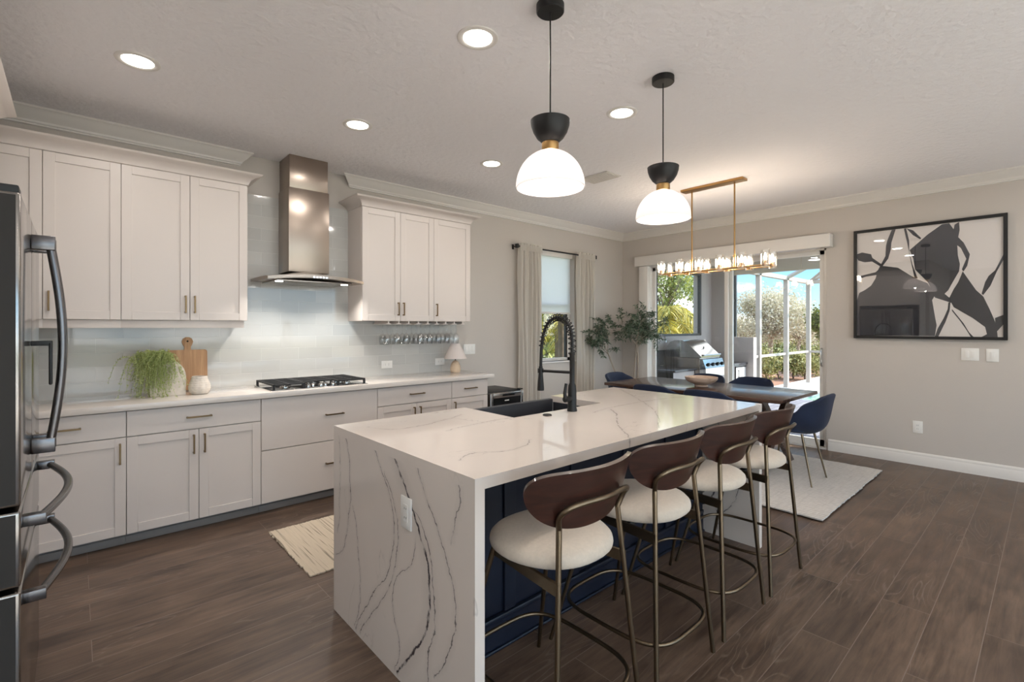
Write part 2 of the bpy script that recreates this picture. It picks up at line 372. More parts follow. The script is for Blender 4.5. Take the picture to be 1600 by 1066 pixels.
def floor_material():
    m, t, b = nodes('oak_plank_floor'); pos, xyz = worldpos(t)
    c = N(t, 'ShaderNodeCombineXYZ'); t.links.new(math_(t, 'ADD', xyz[0], 20.3), c.inputs[0]); t.links.new(math_(t, 'ADD', xyz[1], 19.0-.022), c.inputs[1])
    k = N(t, 'ShaderNodeTexBrick'); k.offset = .61; k.offset_frequency = 2; t.links.new(c.outputs[0], k.inputs[0])
    k.inputs['Scale'].default_value = 1; k.inputs['Brick Width'].default_value = 1.52; k.inputs['Row Height'].default_value = .19
    k.inputs['Mortar Size'].default_value = .0016; k.inputs['Mortar Smooth'].default_value = .2; k.inputs['Bias'].default_value = 0
    k.inputs['Color1'].default_value = (0, 0, 0, 1); k.inputs['Color2'].default_value = (1, 1, 1, 1); k.inputs['Mortar'].default_value = (.5, .5, .5, 1)
    sep = N(t, 'ShaderNodeSeparateColor'); t.links.new(k.outputs[0], sep.inputs[0]); rnd = sep.outputs[0]
    off = N(t, 'ShaderNodeCombineXYZ'); t.links.new(math_(t, 'MULTIPLY', rnd, 37.), off.inputs[0]); t.links.new(math_(t, 'MULTIPLY', rnd, 11.), off.inputs[2])
    pp = N(t, 'ShaderNodeVectorMath', operation='ADD'); t.links.new(pos, pp.inputs[0]); t.links.new(off.outputs[0], pp.inputs[1]); P = pp.outputs[0]
    grain = noise(t, P, 1, 7, (3.0, 34, 1), .6, .6); fine = noise(t, P, 1, 3, (14, 260, 1)); blot = noise(t, P, 1, 4, (2.2, 5, 1), .8)
    cath = noise(t, P, 1, 2, (1.1, 6.5, 1), .3); rings = math_(t, 'FRACT', math_(t, 'MULTIPLY', cath, 17.)); rg = rng(t, math_(t, 'ABSOLUTE', math_(t, 'SUBTRACT', rings, .5)), .0, .13, 1, 0)
    rg = math_(t, 'MULTIPLY', rg, rng(t, noise(t, P, 1, 2, (1.2, 2.6, 1)), .52, .62, 0, .30)); rg = math_(t, 'MULTIPLY', rg, rng(t, fine, .35, .6, .3, 1))
    f = math_(t, 'ADD', math_(t, 'MULTIPLY', grain, .55), math_(t, 'MULTIPLY', blot, .45))
    base = mixc(t, rng(t, f, .36, .66, 0, 1), srgb(66, 51, 42), srgb(122, 101, 85))
    base = mixc(t, rng(t, rnd, 0, 1, 0, .22), base, srgb(84, 66, 55))
    base = mixc(t, rng(t, fine, .5, .75, 0, .22), base, srgb(52, 40, 33))
    base = mixc(t, rg, base, srgb(168, 154, 142))
    base = mixc(t, k.outputs['Fac'], base, srgb(128, 114, 104))
    t.links.new(base, b.inputs['Base Color']); t.links.new(rng(t, grain, .3, .7, .34, .46), b.inputs['Roughness'])
    b.inputs['Specular IOR Level'].default_value = .5
    bn = N(t, 'ShaderNodeBump'); bn.inputs['Strength'].default_value = .25; bn.inputs['Distance'].default_value = .0015
    t.links.new(math_(t, 'SUBTRACT', fine, math_(t, 'MULTIPLY', k.outputs['Fac'], 2.)), bn.inputs['Height']); t.links.new(bn.outputs[0], b.inputs['Normal'])
    return m
M['floor'] = floor_material()

def wood(name, c1, c2, sv, rough=.35, coat=0):
    m, t, b = nodes(name); g = N(t, 'ShaderNodeTexCoord'); P = g.outputs['Object']
    a = noise(t, P, 1, 6, sv, .8, .6); f = noise(t, P, 1, 2, tuple(x*6 for x in sv))
    c = mixc(t, rng(t, a, .35, .65, 0, 1), c1, c2); c = mixc(t, rng(t, f, .45, .7, 0, .3), c, c1)
    t.links.new(c, b.inputs['Base Color']); b.inputs['Roughness'].default_value = rough; b.inputs['Coat Weight'].default_value = coat; return m
M['walnut'] = wood('walnut_veneer', srgb(40, 22, 17), srgb(66, 36, 27), (3, 8, 34), .36, .15)
M['tablew'] = wood('dark_table_wood', srgb(62, 44, 36), srgb(96, 70, 58), (26, 2.2, 20), .26, .2)
M['board'] = wood('cutting_board', srgb(176, 132, 92), srgb(206, 164, 122), (34, 20, 2), .55)
M['bowlw'] = wood('pale_turned_wood', srgb(176, 150, 132), srgb(208, 186, 168), (10, 10, 40), .5)
M['lampbase'] = mat('beige_ceramic', srgb(206, 184, 158), .6, var=((30, 30, 30), .08))

def rug_material(name, base, dark, stripes_axis, dens, amt, rows=0):
    m, t, b = nodes(name); pos, xyz = worldpos(t)
    sv = (dens, 2.2, 1) if stripes_axis == 'x' else (2.2, dens, 1)
    a = noise(t, pos, 1, 3, sv, .25); a2 = noise(t, pos, 1, 3, (sv[0]*2.3, sv[1]*1.3, 1), .2)
    c = mixc(t, rng(t, a, .56, .66, 0, amt), base, dark); c = mixc(t, rng(t, a2, .4, .7, 0, .25), c, tuple(x*.72 for x in base[:3])+(1,))
    if rows:
        sn = math_(t, 'SINE', math_(t, 'ADD', math_(t, 'MULTIPLY', xyz[0], 2*PI/rows), math_(t, 'MULTIPLY', noise(t, pos, 8, 2), 2.5)))
        c = mixc(t, math_(t, 'MULTIPLY', rng(t, sn, .2, .95, 0, .45), rng(t, noise(t, pos, 30, 2), .35, .6, .2, 1)), c, dark)
    t.links.new(c, b.inputs['Base Color']); b.inputs['Roughness'].default_value = .95; b.inputs['Specular IOR Level'].default_value = .05
    bn = N(t, 'ShaderNodeBump'); bn.inputs['Strength'].default_value = .6; bn.inputs['Distance'].default_value = .006
    t.links.new(a2, bn.inputs['Height']); t.links.new(bn.outputs[0], b.inputs['Normal']); return m
M['rugk'] = rug_material('braided_cream_rug', srgb(206, 192, 172), srgb(70, 62, 56), 'x', 120, .7)
M['rugl'] = mat('pale_wool', srgb(232, 228, 222), .95)
M['rugd'] = rug_material('woven_ivory_rug', srgb(210, 206, 202), srgb(150, 146, 144), 'y', 60, .15, .040)

def paver_material():
    m, t, b = nodes('grey_pavers'); pos, xyz = worldpos(t)
    k = N(t, 'ShaderNodeTexBrick'); t.links.new(pos, k.inputs[0]); k.inputs['Scale'].default_value = 1; k.inputs['Brick Width'].default_value = .3; k.inputs['Row Height'].default_value = .15
    k.inputs['Mortar Size'].default_value = .006; k.inputs['Color1'].default_value = srgb(150, 148, 156); k.inputs['Color2'].default_value = srgb(120, 118, 128); k.inputs['Mortar'].default_value = srgb(70, 68, 72)
    t.links.new(k.outputs[0], b.inputs['Base Color']); b.inputs['Roughness'].default_value = .7; return m
M['paver'] = paver_material()
M['water'] = mat('pool_water', srgb(120, 176, 150), .06, bump=((6, 6, 6), .3, .02))
M['olive'] = leafmat('olive_leaves', [srgb(62, 80, 62), srgb(92, 112, 90), srgb(136, 150, 130), srgb(76, 96, 76)])
M['moss'] = leafmat('moss_plant', [srgb(150, 164, 92), srgb(186, 198, 128), srgb(208, 216, 160), srgb(168, 180, 108)], .7, .4)
M['lgold'] = leafmat('golden_palm_leaves', [srgb(150, 140, 48), srgb(206, 188, 86), srgb(112, 116, 44), srgb(228, 212, 124)], .5, .4)
M['lgreen'] = leafmat('green_leaves', [srgb(84, 100, 40), srgb(140, 152, 66), srgb(60, 76, 34), srgb(172, 176, 96)], .6, .3)
M['lpine'] = leafmat('pine_needles', [srgb(136, 150, 76), srgb(186, 194, 112), srgb(104, 120, 60)], .6, .3)
M['lgrey'] = leafmat('bare_twigs', [srgb(196, 188, 168), srgb(222, 214, 198), srgb(166, 160, 132), srgb(206, 200, 170)], .8, .3)
M['lhedge'] = leafmat('hedge_leaves', [srgb(120, 122, 62), srgb(176, 172, 104), srgb(84, 88, 44), srgb(206, 200, 140)], .6, .25)

# ------------------------------------------------------------ large structure: the room
XF, YW, ZC = 6.355, 4.50, 2.835
def struct(mb, name, m, parent=None, **k):
    if parent is None: k['kind'] = 'structure'
    return mb.build(name, m, parent, **k)
struct(MB().box(-4.1, 6.50, -4.15, 4.65, -.12, 0), 'floor', M['floor'])
struct(MB().box(-4.1, 6.50, -4.15, 4.65, ZC, ZC+.12), 'ceiling', M['ceil'])
# cabinet wall with the small window
WX0, WX1, WZ0, WZ1 = 4.50, 5.215, .935, 2.43
struct(MB().box(-.95, WX0, YW, YW+.15, 0, ZC).box(WX1, 6.50, YW, YW+.15, 0, ZC).box(WX0, WX1, YW, YW+.15, 0, WZ0).box(WX0, WX1, YW, YW+.15, WZ1, ZC), 'wall_left', M['wall'])
# far wall with the sliding door
DY0, DY1, DZ = 1.73, 4.14, 2.32
struct(MB().box(XF, XF+.15, -4.15, DY0, 0, ZC).box(XF, XF+.15, DY1, YW, 0, ZC).box(XF, XF+.15, DY0, DY1, DZ, ZC), 'wall_far', M['wall'])
struct(MB().box(-1.10, -.95, 1.78, YW+.15, 0, ZC), 'wall_behind_fridge', M['wall'])
struct(MB().box(-4.1, -1.10, 1.78, 1.93, 0, ZC), 'wall_return', M['wall'])
struct(MB().box(-4.15, -4.0, -4.15, -3.2, 0, ZC).box(-4.15, -4.0, -2.0, 1.93, 0, ZC).box(-4.15, -4.0, -3.2, -2.0, 0, .9).box(-4.15, -4.0, -3.2, -2.0, 2.3, ZC), 'wall_back', M['wall'])
struct(MB().box(-4.1, -3.4, -4.15, -4.0, 0, ZC).box(5.8, 6.4, -4.15, -4.0, 0, ZC).box(-3.4, 5.8, -4.15, -4.0, 2.5, ZC), 'wall_right', M['wall'])
struct(MB().box(-4.1, 6.5, -14, -4.15, -.10, -.03), 'unseen_bounce_floor', M['deck'])  # added out of view; its sunlit pale surface bounces light onto the ceiling
def frame_window(name, ax, a0, a1, z0, z1, c, n, m, gm, depth=.06):
    r = thing(name, (c if ax == 'y' else (a0+a1)/2, c if ax == 'x' else (a0+a1)/2, z0), None, None, kind='structure')
    g = MB(); t = .05
    def bx(p, q, u, v):
        if ax == 'x': g.box(p, q, c, c+depth, u, v)
        else: g.box(c, c+depth, p, q, u, v)
    bx(a0, a1, z0, z0+t); bx(a0, a1, z1-t, z1)
    for k in range(n+1):
        p = a0+(a1-a0-t)*k/n; bx(p, p+t, z0+t, z1-t)
    g.build('window_frame', m, r)
    q = MB()
    if ax == 'x': q.box(a0+t, a1-t, c+depth/2-.004, c+depth/2+.004, z0+t, z1-t)
    else: q.box(c+depth/2-.004, c+depth/2+.004, a0+t, a1-t, z0+t, z1-t)
    q.build('pane', gm, r); return r
frame_window('unseen_window_2', 'y', -3.2, -2.0, .9, 2.3, -4.12, 1, M['trim'], M['glass'])  # unseen, added as a daylight source behind the camera
frame_window('unseen_window_3', 'x', -3.4, 5.8, 0, 2.5, -4.11, 3, M['trim'], M['glass'])  # unseen wide glazing, added and sized to let in fill daylight

# crown moulding profile (outwards from wall, down from ceiling)
CP = [(0, 0), (.095, 0), (.095, -.012), (.088, -.016), (.082, -.022), (.072, -.034), (.056, -.052), (.040, -.066), (.028, -.078), (.024, -.090), (.016, -.094), (.016, -.104), (0, -.108)]
def crown_run(name, p0, p1, out, mit0, mit1, prof=CP, z=ZC, m='trim'):
    """p0->p1 along the wall; out = unit vector into the room; mitre: slide of each end per unit of projection"""
    d = (Vector(p1)-Vector(p0)).normalized(); o = Vector(out); g = MB(); vs = []
    for (e, p, mt) in ((0, Vector(p0), mit0), (1, Vector(p1), mit1)):
        for (a, h) in prof: q = p+o*a+d*(mt*a); vs.append((q.x, q.y, z+h))
    n = len(prof); fs = [(i, (i+1) % n, n+(i+1) % n, n+i) for i in range(n)]+[tuple(reversed(range(n))), tuple(range(n, 2*n))]
    return g.add(vs, fs).build(name, M[m], smooth=25, kind='structure')
crown_run('trim_1', (-.95, YW), (.998, YW), (0, -1), 0, 1)
crown_run('trim_2', (1.955, YW), (XF, YW), (0, -1), -1, -1)
crown_run('trim_3', (XF, YW), (XF, -4.0), (-1, 0), 1, 0)
BP = [(0, 0), (.017, 0), (.017, .085), (.014, .092), (.012, .100), (.012, .112), (.008, .120), (.004, .126), (0, .128)]
def base_run(name, p0, p1, out):
    d = Vector(p1)-Vector(p0); vs = []
    for p in (Vector(p0), Vector(p1)):
        for (a, h) in BP: q = p+Vector(out)*a; vs.append((q.x, q.y, h))
    n = len(BP); fs = [(i, (i+1) % n, n+(i+1) % n, n+i) for i in range(n)]+[tuple(reversed(range(n))), tuple(range(n, 2*n))]
    return MB().add(vs, fs).build(name, M['trim'], smooth=25, kind='structure')
base_run('baseboard_far', (XF, -4.0), (XF, DY0-.02), (-1, 0)); base_run('baseboard_left', (3.22, YW), (XF, YW), (0, -1))
base_run('baseboard_corner', (XF, DY1+.01), (XF, YW), (-1, 0))

# tile backsplash
g = MB().box(-.94, 3.19, YW-.010, YW-.0005, .911, 1.47).box(-.94, 1.93, YW-.010, YW-.0005, 1.47, 2.51)
struct(g, 'wall_tile_backsplash', M['tile'])

# small window: frame, glass, sill, shade
r = thing('window_1', ((WX0+WX1)/2, YW+.10, WZ0), None, None, kind='structure')
MB().box(WX0, WX1, YW+.09, YW+.14, WZ0, WZ0+.035).box(WX0, WX1, YW+.09, YW+.14, WZ1-.03, WZ1).box(WX0, WX0+.03, YW+.09, YW+.14, WZ0, WZ1).box(WX1-.045, WX1, YW+.09, YW+.14, WZ0, WZ1).build('window_frame', M['trim'], r)
MB().box(WX1-.075, WX1-.045, YW+.095, YW+.13, WZ0+.035, WZ1-.03).box(WX0+.03, WX1-.06, YW+.095, YW+.13, 1.69, 1.72).build('sash', M['bronzeal'], r)
MB().box(WX0+.02, WX1-.05, YW+.110, YW+.118, WZ0+.03, WZ1-.03).build('pane', M['glass'], r)
MB().box(WX0-.02, WX1+.02, YW-.02, YW+.09, WZ0-.02, WZ0, b=.004).build('window_sill', M['trim'], r)
sh = thing('roller_shade', ((WX0+WX1)/2, YW+.05, 1.58), 'white roller shade half lowered in the small window behind the sink faucet', 'window shade')
MB().box(WX0+.01, WX1-.04, YW+.045, YW+.05, 1.60, WZ1-.06).build('shade_cloth', M['shade'], sh)
MB().box(WX0+.01, WX1-.04, YW+.035, YW+.06, 1.575, 1.60, b=.004).build('hem_bar', M['trim'], sh)
MB().box(WX0+.005, WX1-.005, YW+.02, YW+.08, WZ1-.08, WZ1-.005, b=.006).build('cassette', M['trim'], sh)

# sliding door
r = thing('door_1', (XF+.07, (DY0+DY1)/2, 0), None, None, kind='structure')
g = MB()
g.box(XF+.02, XF+.13, DY1-.115, DY1, 0, DZ).box(XF+.02, XF+.13, DY0, DY0+.025, 0, DZ).box(XF+.02, XF+.13, DY0, DY1, DZ-.04, DZ).box(XF, XF+.15, DY0, DY1, -.02, .02)
g.build('door_frame', M['trim'], r)
g = MB()
for (a, b, x) in ((2.83, DY1-.115, XF+.09), (DY0+.025, 2.92, XF+.045)):
    g.box(x, x+.035, a, a+.055, .02, DZ-.04, b=.003); g.box(x, x+.035, b-.05, b, .02, DZ-.04, b=.003)
    g.box(x, x+.035, a, b, .02, .10, b=.003); g.box(x, x+.035, a, b, DZ-.09, DZ-.04, b=.003)
g.build('door_sash', M['trim'], r)
MB().box(XF+.128, XF+.135, 3.965, 3.985, .02, DZ-.04).box(XF+.128, XF+.135, 2.83, 2.842, .02, DZ-.04).build('dark_gasket', M['bronzeal'], r)
MB().box(XF+.103, XF+.109, 2.86, DY1-.14, .09, DZ-.08).build('pane', M['glass'], r)
MB().box(XF+.060, XF+.066, DY0+.07, 2.88, .09, DZ-.08).build('pane', M['glass'], r)
MB().tube(smooth_path([(XF+.04, 1.785, .95), (XF+.015, 1.785, .97), (XF+.015, 1.785, 1.13), (XF+.04, 1.785, 1.15)]), .008, 8).build('door_handle', M['chrome'], r)
va = thing('window_valance', (6.25, 2.92, 2.295), 'long white valance box mounted above the sliding patio door', 'valance')
MB().box(6.22, XF-.001, 1.66, 4.19, 2.295, 2.44, b=.004).build('valance_box', M['trim'], va)
MB().box(6.24, 6.27, 3.98, 4.13, .04, 2.294, b=.01).box(6.275, 6.30, 3.98, 4.13, .04, 2.294, b=.01).box(6.305, 6.33, 3.98, 4.13, .04, 2.294, b=.01).build('stacked_blind_slats', M['trim'], va)

# curtain rod and curtains
RY, RZ = 4.40, 2.395
cr_ = thing('curtain_rod', (4.8, RY, RZ), 'black square-ended metal curtain rod above the small window', 'curtain rod')
MB().tube([(4.03, RY, RZ), (5.565, RY, RZ)], .010, 12).build('pole', M['black'], cr_)
MB().box(4.015, 4.045, RY-.022, RY+.022, RZ-.025, RZ+.025, b=.003).build('finial', M['black'], cr_)
MB().box(5.55, 5.565, RY-.022, RY+.022, RZ-.025, RZ+.025, b=.003).build('finial', M['black'], cr_)
for x in (4.05, 5.535): MB().box(x-.006, x+.006, RY, YW-.001, RZ-.006, RZ+.006).box(x-.015, x+.015, YW-.008, YW-.001, RZ-.03, RZ+.03).build('bracket', M['black'], cr_)
def curtain(x0, x1, label, seed):
    rr = random.Random(seed); ph = rr.random()*6; nf = 5
    ro = thing('curtain', ((x0+x1)/2, RY, .02), label, 'curtain')
    def fn(u, v):
        z = .02+v*(2.435-.02); amp = .030*(1-.55*max(0, v-.85)/.15) if v < .985 else .018
        xx = x0+(x1-x0)*u; a = nf*2*PI*u+ph
        y = RY+amp*math.sin(a)+.010*math.sin(2.3*a+v*3)+.006*math.sin(v*9+u*7)
        xx += .012*math.sin(v*4+u*5)*(1-v)
        if v > .985: y = RY-.012+.010*math.sin(a)
        return (xx, y, z)
    MB().grid(fn, 90, 46).solid(.003).build('curtain_panel', M['curtain'], ro, smooth=80)
    def pf(u, v):
        z = 2.345+v*.07; a = nf*2*PI*u+ph; return (x0+(x1-x0)*u, RY-.014+.006*math.sin(3*a), z)
    MB().grid(pf, 60, 3).solid(.003).build('rod_pocket', M['curtain'], ro, smooth=80)
curtain(4.065, 4.455, 'floor-length pale linen curtain left of the small window', 3)
curtain(5.165, 5.54, 'floor-length pale linen curtain right of the small window', 8)

# ------------------------------------------------------------ ceiling fixtures
def downlight():
    r = thing('recessed_light', (0, 0, 0), '', 'ceiling light', 'recessed ceiling lights')
    MB().lathe([(.070, -.001), (.074, -.006), (.092, -.010), (.100, -.006), (.102, -.0005)], seg=32, cap=False).build('trim_ring', M['trim'], r)
    MB().lathe([(.0, -.004), (.071, -.004), (.071, -.001), (0, -.001)], seg=32, cap=False).build('lens', M['led'], r)
    l = bpy.data.lights.new('downlight', 'AREA'); l.shape = 'DISK'; l.size = .13; l.energy = DOWNLIGHT_W; l.color = (1, .94, .88)
    o = bpy.data.objects.new('light_source', l); COL.objects.link(o); o.parent = r; o.location = (0, 0, -.012)
    return r
D0 = downlight()
DL = [(.25, 3.30, 'recessed ceiling light left of the range hood, over the cutting board'), (1.49, 3.30, 'recessed ceiling light directly in front of the range hood'),
      (2.72, 3.30, 'small recessed ceiling light above the right upper cabinets, farthest of that row'), (1.485, 1.91, 'largest recessed ceiling light, left of the nearer pendant lamp'),
      (2.725, 1.935, 'recessed ceiling light between the two pendant lamps'),
      (.25, 1.93, None), (-2.6, .3, None), (-.8, -.9, None), (-2.6, -2.6, None), (1.2, -1.2, None), (3.4, -1.2, None), (5.3, -.2, None), (-.4, -3., None), (2.2, -3., None), (4.8, -2.8, None)]  # first continues the grid; the rest are unseen lamps added for fill
for i, (x, y, l) in enumerate(DL):
    o = D0 if i == 0 else tree_copy(D0)
    put(o, (x, y, ZC), 0, l or 'unseen extra recessed ceiling light filling the room, outside the picture')
vt = thing('ceiling_vent', (3.74, 2.90, ZC-.012), 'rectangular white ceiling air vent between the two pendant lamps', 'air vent')
MB().box(3.63, 3.85, 2.74, 3.07, ZC-.010, ZC-.0005, b=.003).build('vent_frame', M['trim'], vt)
g = MB()
for k in range(9): g.box(3.645+k*.0225, 3.657+k*.0225, 2.755, 3.055, ZC-.016, ZC-.009)
g.build('louvres', M['trim'], vt)

def pendant():
    r = thing('pendant_light', (0, 0, 0), '', 'pendant lamp')
    MB().lathe([(0, 2.80), (.058, 2.80), (.062, 2.804), (.062, ZC-.001), (0, ZC-.001)], seg=32, cap=False).build('canopy', M['black'], r)
    MB().tube([(0, 0, 2.30), (0, 0, 2.80)], .0035, 8).build('cord', M['black'], r)
    MB().lathe([(.030, 2.218), (.040, 2.224), (.060, 2.242), (.076, 2.268), (.085, 2.295), (.088, 2.318), (.084, 2.320), (.080, 2.297), (.070, 2.270), (.050, 2.245), (0, 2.235)], seg=40, cap=False).build('metal_cup', M['black'], r)
    MB().lathe([(0, 2.184), (.036, 2.184), (.038, 2.188), (.038, 2.218), (.034, 2.222), (0, 2.222)], seg=32, cap=False).build('brass_collar', M['brass'], r)
    pr = []
    for k in range(15):
        a = math.radians(13+(90-13)*k/14); pr.append((.153*math.sin(a), 2.024+.163*math.cos(a)))
    pr2 = [(max(p[0]-.005, .001), p[1]-.004) for p in reversed(pr)]
    sh = MB().lathe(pr+[(.153, 2.018), (.148, 2.018)]+pr2, seg=48, cap=False).build('glass_shade', M['frost'], r, smooth=60)
    MB().lathe([(0, 2.060), (.018, 2.066), (.028, 2.082), (.028, 2.100), (.016, 2.125), (.013, 2.150), (.013, 2.182)], seg=20, cap=False).build('light_bulb', M['bulb'], r)
    l = bpy.data.lights.new('bulb_light', 'POINT'); l.energy = PENDANT_W; l.shadow_soft_size = .03; l.color = (1, .90, .78)
    o = bpy.data.objects.new('light_source', l); COL.objects.link(o); o.parent = r; o.location = (0, 0, 2.05)
    return r
p0 = pendant(); p1 = tree_copy(p0)
put(p0, (1.575, 1.50, 0), 0, 'nearer pendant lamp with black metal cup and frosted dome shade', 'pendant lamps above the island')
put(p1, (2.515, 1.502, 0), 0, 'farther pendant lamp with black metal cup and frosted dome shade', 'pendant lamps above the island')

# linear chandelier
ch = thing('linear_chandelier', (4.78, 2.29, 1.95), 'brass linear chandelier with twelve clear glass cylinders above the dining table', 'chandelier')
MB().box(4.725, 4.835, 1.98, 2.62, ZC-.025, ZC-.0005, b=.003).build('ceiling_plate', M['brass'], ch)
for y in (2.08, 2.52):
    MB().tube([(4.78, y, 1.985), (4.78, y, ZC-.02)], .0075, 10).tube([(4.78, y, 1.985), (4.78, y, 2.10)], .013, 12).build('suspension_rod', M['brass'], ch)
MB().box(4.765, 4.795, 1.74, 2.85, 1.968, 1.985, b=.002).box(4.685, 4.695, 1.74, 2.85, 1.962, 1.972, b=.001).box(4.865, 4.875, 1.74, 2.85, 1.962, 1.972, b=.001).build('bar_frame', M['brass'], ch)
for k in range(6):
    y = 2.825-.2125*k
    MB().box(4.66, 4.90, y-.006, y+.006, 1.962, 1.970).build('cross_bar', M['brass'], ch)
    for x in (4.69, 4.87):
        c = MB().lathe([(.037, 1.947), (.037, 2.105), (.0345, 2.105), (.0345, 1.952), (0, 1.952), (0, 1.947)], (x, y, 0), 24, cap=False).build('glass_cylinder', M['smoked'], ch)
        MB().lathe([(0, 1.955), (.022, 1.955), (.022, 1.975), (.012, 1.980), (.012, 2.010), (0, 2.010)], (x, y, 0), 16, cap=False).build('candle_socket', M['brass'], c)
        MB().lathe([(.006, 2.010), (.013, 2.022), (.015, 2.035), (.010, 2.060), (.003, 2.078), (0, 2.080)], (x, y, 0), 12, cap=False).build('light_bulb', M['bulb'], c)
    l = bpy.data.lights.new('candle_light', 'POINT'); l.energy = 3.2; l.shadow_soft_size = .03; l.color = (1, .84, .66)
    o = bpy.data.objects.new('light_source', l); COL.objects.link(o); o.parent = ch; o.location = (0, y-2.29, 2.06-1.95)

# ------------------------------------------------------------ kitchen cabinets on the left wall
FY = 3.93     # door faces
def shaker(x0, x1, z0, z1, y, st=.056, th=.019):
    g = MB(); e = .0012
    g.box(x0, x0+st, y, y+th, z0, z1, b=e, seg=1).box(x1-st, x1, y, y+th, z0, z1, b=e, seg=1)
    g.box(x0+st, x1-st, y+.0005, y+th, z0, z0+st, b=e, seg=1).box(x0+st, x1-st, y+.0005, y+th, z1-st, z1, b=e, seg=1)
    g.box(x0+st-.002, x1-st+.002, y+.009, y+th-.002, z0+st-.002, z1-st+.002)
    return g
def slab(x0, x1, z0, z1, y, th=.019): return MB().box(x0, x1, y, y+th, z0, z1, b=.0015, seg=1)
def pull(parent, cx, cz, y, L, vert):
    g = MB(); h = L/2; s = .005; o = .030
    if vert:
        g.box(cx-s, cx+s, y-o, y-o+.010, cz-h, cz+h, b=.001, seg=1)
        for q in (-1, 1): g.box(cx-s, cx+s, y-o+.009, y, cz+q*(h-.006)-.005, cz+q*(h-.006)+.005)
    else:
        g.box(cx-h, cx+h, y-o, y-o+.010, cz-s, cz+s, b=.001, seg=1)
        for q in (-1, 1): g.box(cx+q*(h-.006)-.005, cx+q*(h-.006)+.005, y-o+.009, y, cz-s, cz+s)
    return g.build('bar_pull', M['pull'], parent)
G_ = .002
def base_unit(x0, x1, label, kind, handles):
    r = thing('base_cabinet', ((x0+x1)/2, 4.2, 0), label, 'cabinet', 'white base cabinets along the tiled wall')
    MB().box(x0+.0005, x1-.0005, FY+.020, YW-.012, .085, .868).build('carcass', M['gap'], r)
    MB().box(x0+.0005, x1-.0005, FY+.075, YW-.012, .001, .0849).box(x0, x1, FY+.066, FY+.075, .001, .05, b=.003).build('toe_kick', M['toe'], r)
    a, b = x0+G_, x1-G_
    if kind == 'drawers':
        for (z0, z1) in ((.478, .862), (.082, .472)):
            d = slab(a, b, z0, z1, FY).build('drawer_front', M['cab'], r); pull(d, (a+b)/2+.085, (z0+z1)/2+.02, FY, .15, False)
    else:
        d = slab(a, b, .703, .862, FY).build('drawer_front', M['cab'], r); pull(d, (a+b)/2, .785, FY, .15, False)
        xs = [a, b] if kind == 'one' else [a, (a+b)/2-.0015, (a+b)/2+.0015, b]
        for i in range(0, len(xs), 2):
            d = shaker(xs[i], xs[i+1], .082, .697, FY).build('door', M['cab'], r)
            hx = xs[i+1]-.03 if handles[i//2] == 'r' else xs[i]+.03
            pull(d, hx, .60, FY, .13, True)
    return r
base_unit(-.34, .24, 'white base cabinet with one door nearest the fridge', 'one', 'r')
base_unit(.24, 1.025, 'two-door white base cabinet below the cutting board and mossy vase', 'two', 'rl')
base_unit(1.025, 1.955, 'white cabinet with two deep plain drawers below the cooktop', 'drawers', '')
base_unit(1.955, 2.736, 'two-door white base cabinet right of the cooktop drawers, partly behind the island', 'two', 'rl')
base_unit(2.736, 3.187, 'narrow end base cabinet below the small table lamp', 'one', 'l')
ct = MB().box(-.94, 3.245, 3.89, YW-.0105, .871, .911, b=.003).build('perimeter_countertop', M['qplain'])
lab(ct, 'long white quartz countertop along the tiled wall holding the cooktop', 'countertop')

UY = 4.18
def cab_crown(g, x0, x1, y, z0, z1, left_out, right_out, back=YW-.001):
    """flared crown: built as a prism ring in front and at the sides"""
    pr = [(0, 0), (.006, .004), (.010, .020), (.022, .045), (.048, .066), (.074, .078), (.086, .086), (.090, .094)]
    k = (z1-z0)/.094
    lo = 1 if left_out else 0; ro = 1 if right_out else 0
    vs = []; n = len(pr)
    for (a, h) in pr: vs += [(x0-a*lo, back, z0+h*k), (x0-a*lo, y-a, z0+h*k), (x1+a*ro, y-a, z0+h*k), (x1+a*ro, back, z0+h*k)]
    fs = []
    for i in range(n-1):
        for j in range(4): fs.append((i*4+j, i*4+(j+1) % 4, (i+1)*4+(j+1) % 4, (i+1)*4+j))
    fs.append((0, 1, 2, 3)); fs.append(((n-1)*4+3, (n-1)*4+2, (n-1)*4+1, (n-1)*4)); g.add(vs, fs); return g
def upper_unit(x0, x1, label, splits, handles, z0=1.447, z1=2.495, rail=True, side=False, group='white upper cabinets'):
    r = thing('upper_cabinet', ((x0+x1)/2, 4.35, z0), label, 'cabinet', group)
    MB().box(x0, x1, UY+.020, YW-.0105, z0, z1).build('carcass', M['cab'] if side else M['gap'], r)
    xs = [x0]+splits+[x1]
    for i in range(len(xs)-1):
        d = shaker(xs[i]+.0015, xs[i+1]-.0015, z0+.001, z1-.002, UY).build('door', M['cab'], r)
        hx = xs[i+1]-.028 if handles[i] == 'r' else xs[i]+.028
        pull(d, hx, z0+.115, UY, .125, True)
    if rail: MB().box(x0, x1-(.02 if side else 0), UY+.022, YW-.0105, z0-.055, z0-.0005, b=.001).build('light_rail', M['cab'], r)
    return r
upper_unit(-.90, -.153, 'white upper cabinet at the far left, half hidden behind the fridge', [-.53], 'rl')
upper_unit(-.153, .227, 'single-door white upper cabinet with handle beside the fridge handle', [], 'l')
ul = upper_unit(.227, .994, 'two-door white upper cabinet above the cutting board, left of the hood', [.617], 'rl', side=True)
ur = upper_unit(1.93, 3.15, 'three-door white upper cabinet right of the hood with stemware below', [2.317, 2.692], 'rll', z0=1.455, z1=2.495, rail=False, side=True)
g = cab_crown(MB(), -.90, .994, UY, 2.495, 2.577, False, True)
lab(g.build('cabinet_crown', M['cab'], smooth=30), 'flared crown moulding on top of the left upper cabinets', 'moulding')
